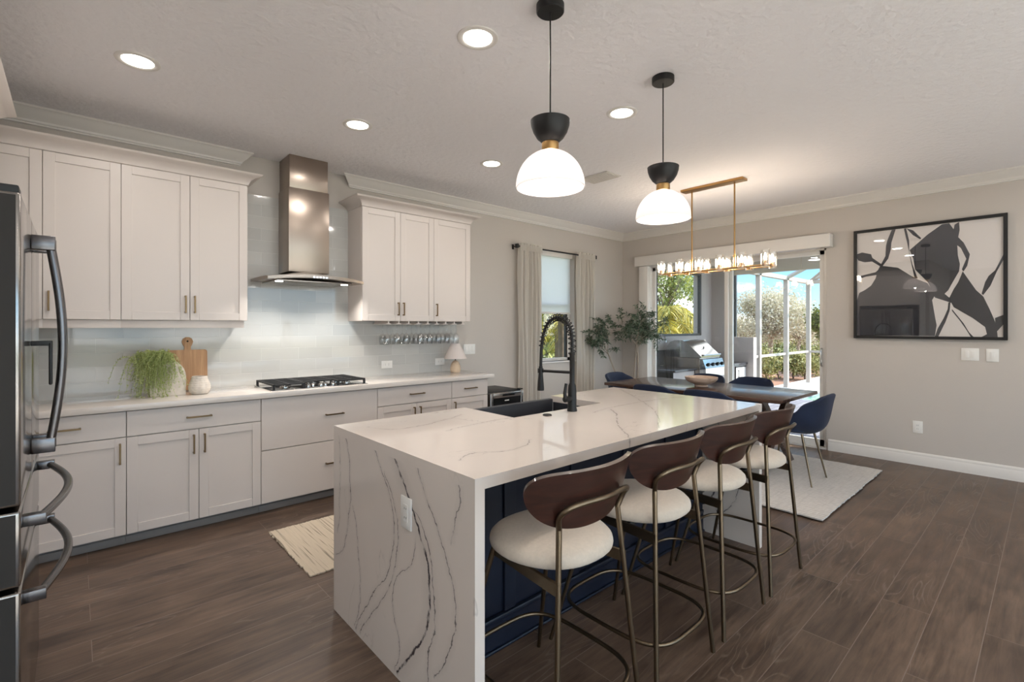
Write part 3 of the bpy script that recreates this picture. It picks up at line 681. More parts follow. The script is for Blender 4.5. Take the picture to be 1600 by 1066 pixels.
g = cab_crown(MB(), 1.93, 3.15, UY, 2.495, 2.575, True, True)
lab(g.build('cabinet_crown', M['cab'], smooth=30), 'flared crown moulding on top of the right upper cabinet', 'moulding')

# pantry and cabinet above the fridge
pc = thing('pantry_cabinet', (-.6, 3.4, 0), 'tall white cabinet surround whose crown shows above the fridge', 'cabinet')
MB().box(-.948, -.36, 2.90, 3.87, .001, 2.50).build('tall_body', M['cab'], pc)
MB().box(-.948, -.36, 1.86, 2.899, 1.86, 2.50).build('bridge_body', M['cab'], pc)
MB().box(-.948, -.30, 1.84, 1.86, .001, 2.50).build('side_panel', M['cab'], pc)
pr = [(0, 0), (.006, .004), (.010, .024), (.024, .052), (.052, .078), (.080, .092), (.088, .100)]
vs = []
for (a, h) in pr: vs += [(-.948, 1.84-a*0, 2.50+h), (-.337+a, 1.84, 2.50+h), (-.337+a, 3.875+a, 2.50+h), (-.948, 3.875+a, 2.50+h)]
fs = [(i*4+j, i*4+(j+1) % 4, (i+1)*4+(j+1) % 4, (i+1)*4+j) for i in range(len(pr)-1) for j in range(4)]
fs += [(0, 1, 2, 3), (len(pr)*4-1, len(pr)*4-2, len(pr)*4-3, len(pr)*4-4)]
MB().add(vs, fs).build('crown', M['cab'], pc, smooth=30)

# stemware rack with hanging glasses
X0, X1 = 2.20, 3.06
rk = thing('stemware_rack', (2.63, 4.3, 1.42), 'white slatted stemware rack under the right upper cabinet', 'glass rack')
pit = (X1-X0)/8
for k in range(9):
    x = X0+k*pit
    MB().box(x-.008, x+.008, 4.195, 4.47, 1.432, 1.4545).box(x-.026, x+.026, 4.195, 4.47, 1.424, 1.432, b=.002).build('rack_rail', M['cab'], rk)
MB().box(X0, X1, 4.44, 4.47, 1.445, 1.4548).build('back_strip', M['black'], rk)
wg = MB()
pf = [(0, 0), (.034, 0), (.034, -.002), (.010, -.005), (.0035, -.012), (.003, -.090), (.008, -.098), (.024, -.112), (.033, -.135), (.036, -.160), (.033, -.190), (.029, -.210), (.0275, -.210), (.031, -.190), (.034, -.160), (.031, -.136), (.022, -.115), (0, -.101)]
G0 = wg.lathe(pf, seg=20, cap=False).build('wine_glass', M['wglass'], smooth=60)
gp = ['first', 'second', 'third', 'fourth', 'fifth', 'sixth', 'seventh', 'eighth']
for row, ys in enumerate((4.245, 4.335, 4.42)):
    for k in range(8):
        if row == 0 and k < 3: continue
        o = G0 if (row == 0 and k == 3) else G0.copy()
        if o is not G0: COL.objects.link(o)
        o.location = (X0+(k+.5)*pit, ys, 1.4342-.210); 
        o['label'] = 'wine glass hanging upside down, %s slot from left, %s row' % (gp[k], ('front', 'middle', 'back')[row])
        o['category'] = 'wine glass'; o['group'] = 'wine glasses hanging under the right upper cabinet'

# ------------------------------------------------------------ range hood
hd = thing('range_hood', (1.475, 4.3, 1.77), 'stainless steel chimney range hood with arched canopy between the upper cabinets', 'range hood')
MB().box(1.31, 1.645, 4.22, YW-.011, 1.86, 2.56, b=.002).build('lower_chimney', M['steelv'], hd)
MB().box(1.318, 1.637, 4.228, YW-.011, 2.5601, ZC-.001, b=.002).build('upper_chimney', M['steelv'], hd)
hx0, hx1 = 1.09, 1.86
def hf(x):   # front edge y and arch of canopy
    s = (x-1.475)/.385; return 4.00-.045*(1-s*s), .028*(1-s*s)
vs = []; fs = []; n = 24
for i in range(n+1):
    x = hx0+(hx1-hx0)*i/n; y, a = hf(x)
    c = max(0, 1-((x-1.478)/.30)**2) if abs(x-1.478) < .30 else 0
    zt = 1.79+a
    vs += [(x, YW-.012, 1.778), (x, y, 1.768+a*.9), (x, y, zt), (x, y+.05, zt+.006), (x, 4.22, 1.80+.062*c), (x, YW-.012, 1.80+.062*c)]
for i in range(n):
    for j in range(6): fs.append((i*6+j, i*6+(j+1) % 6, (i+1)*6+(j+1) % 6, (i+1)*6+j))
fs += [tuple(range(6)), tuple(reversed(range(n*6, n*6+6)))]
MB().add(vs, fs).build('canopy', M['steelv'], hd, smooth=30)
MB().box(1.17, 1.78, 4.06, 4.46, 1.764, 1.778, b=.002).build('filter_panel', M['steel'], hd)
for x in (1.20, 1.73):
    o = MB().lathe([(0, 1.758), (.028, 1.758), (.030, 1.764), (0, 1.764)], (x, 4.10, 0), 20, cap=False).build('hood_lamp', M['hoodled'], hd)
    l = bpy.data.lights.new('hood_lamp_light', 'AREA'); l.shape = 'DISK'; l.size = .06; l.energy = 2.6; l.color = (1, .95, .88); l.spread = math.radians(130)
    q = bpy.data.objects.new('light_source', l); COL.objects.link(q); q.parent = hd; q.location = (x-1.475, 4.10-4.3, 1.755-1.77)
for k in range(5):
    MB().box(1.415+k*.025, 1.429+k*.025, 3.950, 3.956, 1.792, 1.804).build('control_button', M['bluebtn'], hd)

# ------------------------------------------------------------ cooktop
ck = thing('gas_cooktop', (1.48, 4.15, .911), 'stainless gas cooktop with black cast iron grates and front knobs', 'cooktop')
MB().box(1.095, 1.865, 3.925, 4.415, .9112, .918, b=.003).build('steel_base', M['chrome'], ck)
for (a, b) in ((1.11, 1.352), (1.358, 1.602), (1.608, 1.85)):
    g = MB(); y0, y1 = 3.945, 4.40
    if a > 1.3 and a < 1.5: y0 = 4.04
    z0, z1 = .948, .960
    g.box(a, b, y0, y0+.014, z0, z1, b=.002, seg=1).box(a, b, y1-.014, y1, z0, z1, b=.002, seg=1).box(a, a+.014, y0, y1, z0, z1, b=.002, seg=1).box(b-.014, b, y0, y1, z0, z1, b=.002, seg=1)
    for k in range(1, 8):
        yy = y0+(y1-y0)*k/8; g.box(a, b, yy-.006, yy+.006, z0, z1)
    g.box((a+b)/2-.006, (a+b)/2+.006, y0, y1, z0, z1)
    for (px, py) in ((a, y0), (b-.016, y0), (a, y1-.016), (b-.016, y1-.016)): g.box(px, px+.016, py, py+.016, .918, z0+.002)
    g.build('grate', M['castiron'], ck)
for (x, y, q) in ((1.23, 4.06, .040), (1.23, 4.29, .034), (1.48, 4.22, .052), (1.73, 4.06, .034), (1.73, 4.29, .040)):
    MB().lathe([(0, .918), (q, .918), (q, .928), (q*.8, .932), (q*.8, .938), (0, .940)], (x, y, 0), 24, cap=False).build('burner', M['chrome'], ck)
for (x, y) in ((1.38, 3.975), (1.43, 4.01), (1.48, 3.975), (1.53, 4.01), (1.58, 3.975)):
    k_ = MB().lathe([(0, .918), (.020, .918), (.021, .924), (.017, .940), (.015, .944), (0, .944)], (x, y, 0), 20, cap=False).box(x-.004, x+.004, y-.02, y+.02, .944, .954, b=.002).build('knob', M['chrome'], ck)

# ------------------------------------------------------------ counter accessories
cb = MB()
def rrect(x0, x1, z0, z1, r_, n=5):
    pts = []
    for (cx, cz, a0) in ((x1-r_, z1-r_, 0), (x0+r_, z1-r_, 90), (x0+r_, z0+r_, 180), (x1-r_, z0+r_, 270)):
        for k in range(n+1): a = math.radians(a0+90*k/n); pts.append((cx+r_*math.cos(a), cz+r_*math.sin(a)))
    return pts
body = rrect(.515, .775, .912, 1.222, .018)
cb.prism(body, -.009, .009, 'xz')
hp = [(.622, 1.215), (.624, 1.245), (.615, 1.262), (.608, 1.285), (.616, 1.308), (.634, 1.320), (.656, 1.320), (.674, 1.308), (.682, 1.285), (.675, 1.262), (.666, 1.245), (.668, 1.215)]
hp = list(reversed(hp)); cb.prism(hp, -.0089, .0089, 'xz')
Mx = Matrix.Translation((0, 4.465, .912)) @ Matrix.Rotation(math.radians(-3.5), 4, 'X') @ Matrix.Translation((0, 0, -.912))
cb.v = [tuple(Mx @ Vector(v)) for v in cb.v]
cbr = thing('cutting_board', (.645, 4.44, .912), 'wooden paddle cutting board leaning against the tile', 'cutting board')
cb.build('board', M['board'], cbr, smooth=30)
hl = MB().lathe([(0, 0), (.007, 0), (.007, .002), (0, .002)], seg=12, axis='y', cap=False); hl.v = [tuple(Mx @ (Vector(v)+Vector((.645, -.0095, 1.288)))) for v in hl.v]
hl.build('hanging_hole', M['soil'], cbr)
# arched ceramic vase with moss
vz = thing('arched_vase', (.50, 4.22, .9115), 'rough cream arched ceramic vase covered by trailing green plant', 'vase')
arch = [(.385, .9118), (.590, .9118), (.592, 1.03)]+[(.485+.107*math.cos(a), 1.04+.125*math.sin(a)) for a in [PI*k/12 for k in range(0, 13)]]+[(.378, 1.03)]
g = MB().prism(arch, 4.17, 4.27, 'xz')
g.build('vase_body', M['ceramic'], vz, smooth=50)
pl_ = thing('trailing_plant', (.44, 4.20, .9118), 'feathery yellow-green trailing plant spilling over the arched vase', 'plant')
rr = random.Random(5); g = MB(); st = MB()
for i in range(420):
    a = rr.uniform(0, 2*PI); sx = .425+rr.gauss(-.01, .042); sy = 4.17+rr.uniform(-.03, .09); z = 1.155+rr.uniform(-.03, .03)
    dx = -min(abs(rr.gauss(.2, .35)), .75) if rr.random() < .7 else rr.uniform(.0, .45); dy = rr.uniform(-.8, .15)
    p = Vector((sx, sy, z)); L = rr.randint(6, 15); pts = [p.copy()]; vel = Vector((dx*.016, dy*.010, .012+rr.random()*.012))
    for k in range(L):
        vel.z -= .0042; vel.x *= .93; vel.y *= .9; vel += Vector((rr.gauss(0, .002), rr.gauss(0, .002), 0)); p = p+vel
        if p.z < .917: p.z = .917; vel.z = 0
        if p.y > 4.17 and .38 < p.x < .61 and p.z < 1.12: p.y = 4.163
        pts.append(p.copy())
    st.tube(pts, .0009, 3, caps=False)
    for q in pts[1:]:
        for c in range(4):
            d = Vector((rr.gauss(0, 1), rr.gauss(0, 1), rr.gauss(0, 1))).normalized()*rr.uniform(.007, .015); e = d.cross(Vector((rr.gauss(0, 1), rr.gauss(0, 1), 1))).normalized()*.0022
            b_ = q; tip = q+d
            if tip.z < .913: tip.z = .913
            g.add([b_-e, b_+e, tip+e*.3, tip-e*.3], [(0, 1, 2, 3)])
st.build('stems', M['moss'], pl_, smooth=0, fixn=False); g.build('foliage', M['moss'], pl_, smooth=0, fixn=False)
# small textured pot
sp_ = MB(); pr = []; R0 = .058
rr = random.Random(2); vs = []; fs = []; nz = 26; ns = 44
for i in range(nz+1):
    z = .9118+.130*i/nz; t_ = i/nz; r_ = R0*(.82+.36*math.sin(PI*min(1, t_*1.15)**.8)*.9)
    for k in range(ns):
        a = 2*PI*k/ns; bmp = .0055*abs(math.sin(i*.5*PI/1.6+(k % 2)*.2))*abs(math.sin(k*PI/4+(i//3 % 2)*.8)); q = r_+bmp if 1 < i < nz-1 else r_
        vs.append((.672+q*math.cos(a), 4.155+q*math.sin(a), z))
for i in range(nz):
    for k in range(ns): fs.append((i*ns+k, i*ns+(k+1) % ns, (i+1)*ns+(k+1) % ns, (i+1)*ns+k))
fs.append(tuple(reversed(range(ns)))); sp_.add(vs, fs)
lab(sp_.build('textured_pot', M['ceramic'], smooth=60), 'small knobbly cream pot in front of the cutting board', 'pot')
# small lamp at the counter end
tl = thing('table_lamp', (3.04, 4.30, .9112), 'small table lamp with white cone shade at the end of the counter', 'table lamp')
MB().lathe([(0, .9115), (.050, .9115), (.054, .925), (.056, .945), (.053, .975), (.044, 1.005), (.030, 1.028), (.012, 1.040), (0, 1.040)], (3.04, 4.30, 0), 32, cap=False).build('lamp_base', M['lampbase'], tl, smooth=60)
MB().tube([(3.04, 4.30, 1.038), (3.04, 4.30, 1.075)], .006, 10).build('neck', M['black'], tl)
MB().lathe([(.122, 1.060), (.048, 1.222), (.046, 1.222), (.120, 1.060)], (3.04, 4.30, 0), 40, cap=False).build('lamp_shade', M['lampshade'], tl)
MB().lathe([(0, 1.070), (.014, 1.080), (.018, 1.10), (.010, 1.125), (0, 1.13)], (3.04, 4.30, 0), 12, cap=False).build('light_bulb', M['plate'], tl)

def wall_plate(name, label, cat, ax, c, a, z, w_, h_, kind, grp=None):
    """ax='y': plate on a wall facing -y at y=c ; ax='x': facing -x at x=c"""
    r = thing(name, (a, c, z) if ax == 'y' else (c, a, z), label, cat, grp)
    def bx(g, u0, u1, d0, d1, v0, v1, b=0):
        if ax == 'y': g.box(a+u0, a+u1, c-d1, c-d0, z+v0, z+v1, b=b)
        else: g.box(c-d1, c-d0, a+u0, a+u1, z+v0, z+v1, b=b)
        return g
    bx(MB(), -w_/2, w_/2, .0005, .006, -h_/2, h_/2, .0015).build('cover_plate', M['plate'], r)
    if kind[0] == 'S':
        n = int(kind[1:])
        for k in range(n):
            u = (k-(n-1)/2)*.046
            bx(MB(), u-.016, u+.016, .006, .009, -.033, .033, .001).build('rocker', M['plate'], r)
    else:
        hor = kind == 'OH'; s_ = bx(MB(), *((-.033, .033, .006, .0075, -.016, .016) if hor else (-.016, .016, .006, .0075, -.033, .033))).build('receptacle', M['plate'], r)
        g = MB()
        for q in (-.018, .018):
            for e in (-.006, .006):
                if hor: bx(g, q-.004, q+.004, .0075, .0082, e-.0012, e+.0012)
                else: bx(g, e-.0012, e+.0012, .0075, .0082, q-.004, q+.004)
        g.build('slots', M['slot'], s_)
    return r
wall_plate('wall_outlet', 'horizontal white outlet on the tile right of the cooktop', 'outlet', 'y', YW-.010, 2.333, 1.02, .12, .075, 'OH')
wall_plate('wall_outlet', 'horizontal white outlet on the tile left of the small lamp', 'outlet', 'y', YW-.010, 2.965, 1.02, .12, .075, 'OH')
wall_plate('light_switch', 'triple white light switch beside the small table lamp', 'light switch', 'y', YW, 3.375, 1.143, .165, .115, 'S3')
wall_plate('light_switch', 'double white light switch below the framed art', 'light switch', 'x', XF, .536, 1.137, .125, .117, 'S2')
wall_plate('light_switch', 'single white light switch below the lower right corner of the art', 'light switch', 'x', XF, .383, 1.134, .085, .12, 'S1')
wall_plate('wall_outlet', 'white outlet low on the far wall above the baseboard', 'outlet', 'x', XF, .924, .384, .08, .122, 'OV')
wall_plate('wall_outlet', 'white outlet on the marble-veined end of the island', 'outlet', 'x', .953, 1.670, .682, .078, .122, 'OV')

# ------------------------------------------------------------ wine cooler
wc = thing('wine_cooler', (3.50, 4.22, 0), 'low black wine cooler with steel-framed glass door beside the counter end', 'wine cooler')
MB().box(3.262, 3.735, 4.02, 4.47, .012, .700, b=.004).build('cabinet_body', M['black'], wc)
dr = MB().box(3.262, 3.30, 3.975, 4.018, .06, .69, b=.003).box(3.70, 3.735, 3.975, 4.018, .06, .69, b=.003).box(3.30, 3.70, 3.976, 4.018, .06, .10, b=.003).box(3.30, 3.70, 3.970, 4.018, .635, .69, b=.003).build('door_frame', M['steel'], wc)
MB().box(3.30, 3.70, 3.985, 4.0, .10, .635).build('glass', M['blackg'], dr)
MB().box(3.43, 3.60, 3.966, 3.971, .652, .672).build('display', M['blackg'], wc)
MB().box(3.47, 3.53, 3.982, 3.986, .595, .605).build('badge', M['plate'], wc)
MB().box(3.69, 3.735, 3.98, 4.03, .700, .712, b=.002).build('hinge_cover', M['black'], wc)
for (x, y) in ((3.29, 4.05), (3.70, 4.05), (3.29, 4.44), (3.70, 4.44)): MB().lathe([(0, .0), (.015, 0), (.015, .013), (0, .013)], (x, y, 0), 12, cap=False).build('foot', M['black'], wc)

# ------------------------------------------------------------ fridge
FX = -.114; fy0, fy1 = 1.93, 2.835; ym = (fy0+fy1)/2
fr = thing('refrigerator', (-.5, ym, 0), 'stainless french door refrigerator with curved handles at the left edge', 'refrigerator')
MB().box(-.93, FX-.062, fy0+.004, fy1-.004, .02, 1.762, b=.004).build('cabinet_body', M['fside'], fr)
MB().box(-.93, FX-.08, fy0+.02, fy1-.02, .001, .05).build('plinth', M['black'], fr)
def fdoor(y0, y1, z0, z1, name):
    g = MB(); g.box(FX-.055, FX, y0, y1, z0, z1, b=.007, seg=3); return g.build(name, M['fsteel'], fr, smooth=35)
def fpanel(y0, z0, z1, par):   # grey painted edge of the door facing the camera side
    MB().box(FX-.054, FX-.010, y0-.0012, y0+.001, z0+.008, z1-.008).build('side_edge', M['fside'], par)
dl = fdoor(fy0, ym-.002, .898, 1.776, 'door'); drr = fdoor(ym+.002, fy1, .898, 1.776, 'door')
d1 = fdoor(fy0, fy1, .672, .884, 'drawer'); d2 = fdoor(fy0, fy1, .06, .658, 'drawer')
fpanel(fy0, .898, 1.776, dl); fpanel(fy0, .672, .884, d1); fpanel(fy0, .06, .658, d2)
for (par, y) in ((dl, ym-.045), (drr, ym+.045)):
    z0, z1 = .98, 1.70
    pts = []
    for k in range(25):
        t_ = k/24; z = z0+(z1-z0)*t_; pts.append((FX+.046+.034*math.sin(PI*t_), y, z))
    hh = MB().tube(pts, .013, 10)
    hh.box(FX, FX+.062, y-.015, y+.015, z1-.035, z1+.015, b=.003).box(FX, FX+.062, y-.015, y+.015, z0-.015, z0+.035, b=.003)
    hh.build('handle', M['fhandle'], par, smooth=50)
MB().box(FX+.0005, FX+.055, ym-.075, ym-.063, 1.335, 1.352, b=.002).box(FX+.045, FX+.055, ym-.078, ym-.060, 1.20, 1.345, b=.004).build('latch_lever', M['black'], dl)
for (par, z, zz) in ((d1, .835, 0), (d2, .612, 0)):
    ya, yb = fy0+.075, fy1-.075; pts = []
    for k in range(25):
        t_ = k/24; pts.append((FX+.035+.060*math.sin(PI*t_), ya+(yb-ya)*t_, z))
    hh = MB().tube(pts, .0125, 10).box(FX, FX+.050, ya-.014, ya+.016, z-.016, z+.016, b=.002).box(FX, FX+.050, yb-.016, yb+.014, z-.016, z+.016, b=.002)
    hh.build('handle', M['fhandle'], par, smooth=50)
MB().box(-.30, FX-.005, fy0+.02, fy0+.10, 1.7765, 1.80, b=.004).build('hinge_cover', M['black'], fr)

# ------------------------------------------------------------ kitchen rug and dining rug
def rug(name, x0, x1, y0, y1, th, m, label, seed, wob):
    rr = random.Random(seed); g = MB(); nx, ny = 70, 90
    ed = [rr.gauss(0, wob) for _ in range(400)]
    def fn(u, v):
        x = x0+(x1-x0)*u; y = y0+(y1-y0)*v
        if u == 0 or u == 1: x += ed[int(v*ny)]
        if v == 0 or v == 1: y += ed[200+int(u*nx)]
        return (x, y, th+.0012*math.sin(x*190)*math.sin(y*31+x*3))
    g.grid(fn, nx, ny); top = len(g.v)
    return lab(g.solid(-th+.0015 if False else th-.002).build(name, m, smooth=60), label, 'rug')
rug('kitchen_rug', .975, 1.62, 2.77, 3.555, .010, M['rugk'], 'cream braided runner rug with dark streaks on the kitchen floor', 4, .0035)
rug('dining_rug', 3.97, 5.775, 1.105, 4.05, .012, M['rugd'], 'ivory woven rug beneath the dining table', 6, .003)

lrug = MB().box(-2.6, 4.9, -3.8, -.9, .001, .012, b=.003)  # pale reflector rug, added out of view to throw sunlight onto the ceiling
lab(lrug.build('unseen_bounce_rug', M['rugl']), 'unseen large pale rug added behind the camera to bounce sunlight upward', 'rug')
# ------------------------------------------------------------ island
ix0, ix1, iy0, iy1 = .953, 3.245, 1.24, 2.385
SX0, SX1, SY0 = 1.757, 2.512, 1.942
isl = thing('kitchen_island', ((ix0+ix1)/2, 1.81, 0), 'white veined quartz waterfall island with navy base', 'kitchen island')
top = [(ix0, iy0), (ix1, iy0), (ix1, iy1), (SX1, iy1), (SX1, SY0), (SX0, SY0), (SX0, iy1), (ix0, iy1)]
MB().prism(top, .871, .911).build('countertop', M['qtop'], isl, smooth=0)
MB().box(ix0, ix0+.040, iy0, iy1, .0005, .8709).build('waterfall_panel', M['qend'], isl, smooth=0)
MB().box(ix1-.040, ix1, iy0, iy1, .0005, .8709).build('waterfall_panel', M['qend'], isl, smooth=0)
NY = 1.625
g = MB().box(ix0+.041, ix1-.041, NY, 2.34, .001, .60).box(ix0+.041, SX0-.02, NY, 2.34, .60, .8705).box(SX1+.02, ix1-.041, NY, 2.34, .60, .8705).box(SX0-.02, SX1+.02, NY, SY0-.03, .60, .8705)
ib = g.build('cabinet_base', M['navy'], isl, smooth=0)
g = MB()
n = 5; x = ix0+.041; W_ = (ix1-ix0-.082)/n
for k in range(n+1):
    xx = min(max(x+k*W_, x+.032), ix1-.041-.032)
    g.box(xx-.032, xx+.032, NY-.014, NY-.0002, .15, .8704, b=.002, seg=1)
g.box(x, ix1-.041, NY-.013, NY-.0003, .80, .8703, b=.002, seg=1)
g.build('batten_panelling', M['navy'], isl)
g = MB().box(x, ix1-.041, NY-.018, NY-.0002, .001, .125).box(x, ix1-.041, NY-.024, NY-.0002, .125, .150, b=.006).box(x, ix1-.041, NY-.030, NY-.017, .001, .016, b=.006)
g.build('base_moulding', M['navy'], isl)
for k in range(4):
    a = ix0+.045+k*(ix1-ix0-.09)/4; b = a+(ix1-ix0-.09)/4-.004
    z1 = .64 if (b > SX0-.03 and a < SX1+.03) else .86
    d = MB().box(a, b, 2.3405, 2.359, .11, z1, b=.0015, seg=1).build('kitchen_side_door', M['navy'], isl)
# sink
sk = thing('farmhouse_sink', (2.135, 2.16, .62), 'black farmhouse sink set into the back edge of the island', 'sink')
a0, a1, b0, b1, zt, zb = SX0-.012, SX1+.012, SY0-.012, 2.41, .870, .66
a0b, a1b = SX0+.002, SX1-.002
g = MB()
g.box(a0, a1, b0, 2.36, zb-.02, zb).box(a0, a0+.018, b0, 2.36, zb, zt).box(a1-.018, a1, b0, 2.36, zb, zt).box(a0, a1, b0, b0+.018, zb, zt)
g.box(a0b, a1b, 2.362, 2.405, .635, .893, b=.008)
g.build('basin', M['sink'], sk, smooth=30)
MB().lathe([(0, zb+.001), (.045, zb+.001), (.045, zb+.004), (0, zb+.004)], (2.13, 2.15, 0), 24, cap=False).build('drain', M['chrome'], sk)
bt = MB().lathe([(0, .9113), (.024, .9113), (.026, .914), (.022, .919), (0, .920)], (1.934, 1.865, 0), 24, cap=False).build('sink_air_switch', M['black'], smooth=50)
lab(bt, 'small round black air switch button on the island beside the faucet', 'button')
# faucet
fx, fy = 2.145, 1.868
fc = thing('kitchen_faucet', (fx, fy, .9113), 'tall matte black spring-neck faucet on the island', 'faucet')
MB().lathe([(0, .9115), (.029, .9115), (.029, .920), (.026, .930), (.025, 1.03), (.022, 1.06), (.015, 1.075), (.0145, 1.235), (.017, 1.238), (.017, 1.25), (0, 1.25)], (fx, fy, 0), 28, cap=False).build('body', M['black'], fc, smooth=45)
MB().tube([(fx, fy, .985), (fx-.068, fy-.004, .985)], .017, 14).build('handle_hub', M['black'], fc)
MB().tube([(fx-.062, fy-.004, .985), (fx-.068, fy-.004, 1.02), (fx-.056, fy-.004, 1.075)], [.012, .010, .0085], 10).build('lever_handle', M['black'], fc)
arc = [(fx, fy, 1.24), (fx, fy+.002, 1.34), (fx, fy+.022, 1.405), (fx, fy+.072, 1.448), (fx, fy+.128, 1.455), (fx, fy+.19, 1.425), (fx, fy+.232, 1.355), (fx, fy+.25, 1.26), (fx, fy+.256, 1.14)]
sp3 = smooth_path(arc, 10)
MB().tube(sp3, .0095, 10).build('hose', M['black'], fc)
# spring coil wound around the hose
pts = []; tot = len(sp3)-1; turns = 25; steps = turns*12
for i in range(steps+1):
    f = i/steps*tot*.86; k = min(int(f), tot-1); q = sp3[k].lerp(sp3[k+1], f-k); T = (sp3[k+1]-sp3[k]).normalized()
    n1 = Vector((1, 0, 0)); n2 = T.cross(n1); a = 2*PI*turns*i/steps; rad = .021 if f < tot*.6 else .017
    pts.append(q+(n1*math.cos(a)+n2*math.sin(a))*rad)
MB().tube(pts, .0032, 6).build('spring', M['black'], fc, smooth=60)
hy = fy+.256
MB().lathe([(0, 1.155), (.012, 1.155), (.013, 1.12), (.015, 1.10), (.019, 1.05), (.021, 1.02), (.021, 1.006), (0, 1.006)], (fx, hy, 0), 20, cap=False).build('spray_head', M['black'], fc, smooth=50)
MB().tube([(fx, fy, 1.135), (fx, hy-.005, 1.128)], .0085, 10).lathe([(.0125, 1.115), (.0185, 1.115), (.0185, 1.142), (.0125, 1.142)], (fx, hy, 0), 20, cap=False).build('holder_arm', M['black'], fc)

# ------------------------------------------------------------ counter stools
def make_stool():
    r = thing('counter_stool', (0, 0, 0), '', 'bar stool')
    # seat: rounded cushion
    g = MB(); rings = [(.86, .626), (.955, .629), (.99, .637), (1.0, .649), (.985, .663), (.93, .675), (.76, .685), (.45, .690), (.0001, .692)]
    ns = 40; vs = []; fs = []
    for (s_, z) in rings:
        for k in range(ns):
            a = 2*PI*k/ns; c_, d_ = math.cos(a), math.sin(a); e = 2.35
            rx = .219*abs(c_)**(2/e)*(1 if c_ > 0 else -1); ry = .208*abs(d_)**(2/e)*(1 if d_ > 0 else -1)
            taper = 1-.10*max(0, -ry/.215); vs.append((rx*s_*taper, -.045+ry*s_, z+.006*(ry*s_/.215)**2*0))
    for i in range(len(rings)-1):
        for k in range(ns): fs.append((i*ns+k, i*ns+(k+1) % ns, (i+1)*ns+(k+1) % ns, (i+1)*ns+k))
    fs.append(tuple(reversed(range(ns)))); g.add(vs, fs).build('seat', M['seatf'], r, smooth=60)
    # curved backrest
    R = .432
    def bk(u, v):
        s_ = (u-.5)*2; a = s_*math.radians(38.5); sa = abs(s_)
        zt = .900+.052*max(0, 1-sa**7)**.5; zb_ = .893-.143*max(0, 1-sa**2.5)**.62
        z = zb_+(zt-zb_)*v; x = R*math.sin(a); y = -.262+R*(1-math.cos(a))-(z-.85)*.30
        return (x, y, z)
    MB().grid(lambda u, v: bk(.5+.5*math.sin((u-.5)*PI)*.9995, v), 44, 12).solid(.015).build('backrest', M['walnut'], r, smooth=50)
    # back frame: one tube from foot to foot around the backrest
    def ar(x): return -.262+R-math.sqrt(R*R-x*x)
    left = [(-.222, -.270, .004), (-.152, -.218, .766), (-.166, -.232, .812), (-.150, ar(.15)-.024, .842), (-.10, ar(.10)-.025, .852), (0, -.288, .853)]
    pts = left+[(-p[0], p[1], p[2]) for p in reversed(left[:-1])]
    rl = [Vector(left[0]), Vector(left[1])]
    mid = smooth_path(pts[1:-1], 5)
    MB().tube([mid[0]]+mid+[mid[-1]] if False else mid, .0095, 10).build('back_rail', M['stoolm'], r, smooth=60)
    for s_ in (-1, 1):
        MB().tube([(s_*.222, -.270, .001), (s_*.152, -.218, .768)], .0098, 10).build('leg', M['stoolm'], r, smooth=60)
        MB().tube([(s_*.235, .257, .001), (s_*.145, .105, .606)], [.0085, .0105], 10).build('leg', M['stoolm'], r, smooth=60)
        vs = []
        for (x, y) in ((.140, .115), (.172, -.236)):
            hx = .030 if y > 0 else .040
            for (dx, dz) in ((-.006, -hx/2), (.006, -hx/2), (.006, hx/2), (-.006, hx/2)): vs.append((s_*x+dx, y, .588+dz))
        MB().add(vs, [(0, 1, 2, 3), (7, 6, 5, 4), (0, 4, 5, 1), (1, 5, 6, 2), (2, 6, 7, 3), (3, 7, 4, 0)]).build('side_rail', M['stoolm'], r)
    MB().box(-.14, .14, .055, .085, .586, .604, b=.003).box(-.15, .15, -.10, -.07, .586, .604, b=.003).build('seat_support', M['black'], r)
    # footrest ring
    pts = []
    for k in range(48):
        a = 2*PI*k/48; c_, d_ = math.cos(a), math.sin(a); e = 3.6
        pts.append((.222*abs(c_)**(2/e)*(1 if c_ > 0 else -1), -.02+.262*abs(d_)**(2/e)*(1 if d_ > 0 else -1), .19))
    MB().tube(pts, .008, 8, closed=True).build('footrest', M['stoolm'], r, smooth=60)
    return r
st0 = make_stool()
sl = ['counter stool nearest the camera, at the waterfall end of the island', 'second counter stool from the camera with walnut back and cream seat',
      'third counter stool from the camera, left of the farthest stool', 'farthest counter stool, beside the blue dining chair at the table end']
for i, (x, rz) in enumerate(((1.275, 0), (1.82, 0), (2.367, 0), (2.905, 0))):
    put(st0 if i == 0 else tree_copy(st0), (x, 1.25, 0), rz, sl[i], 'stools along the island')

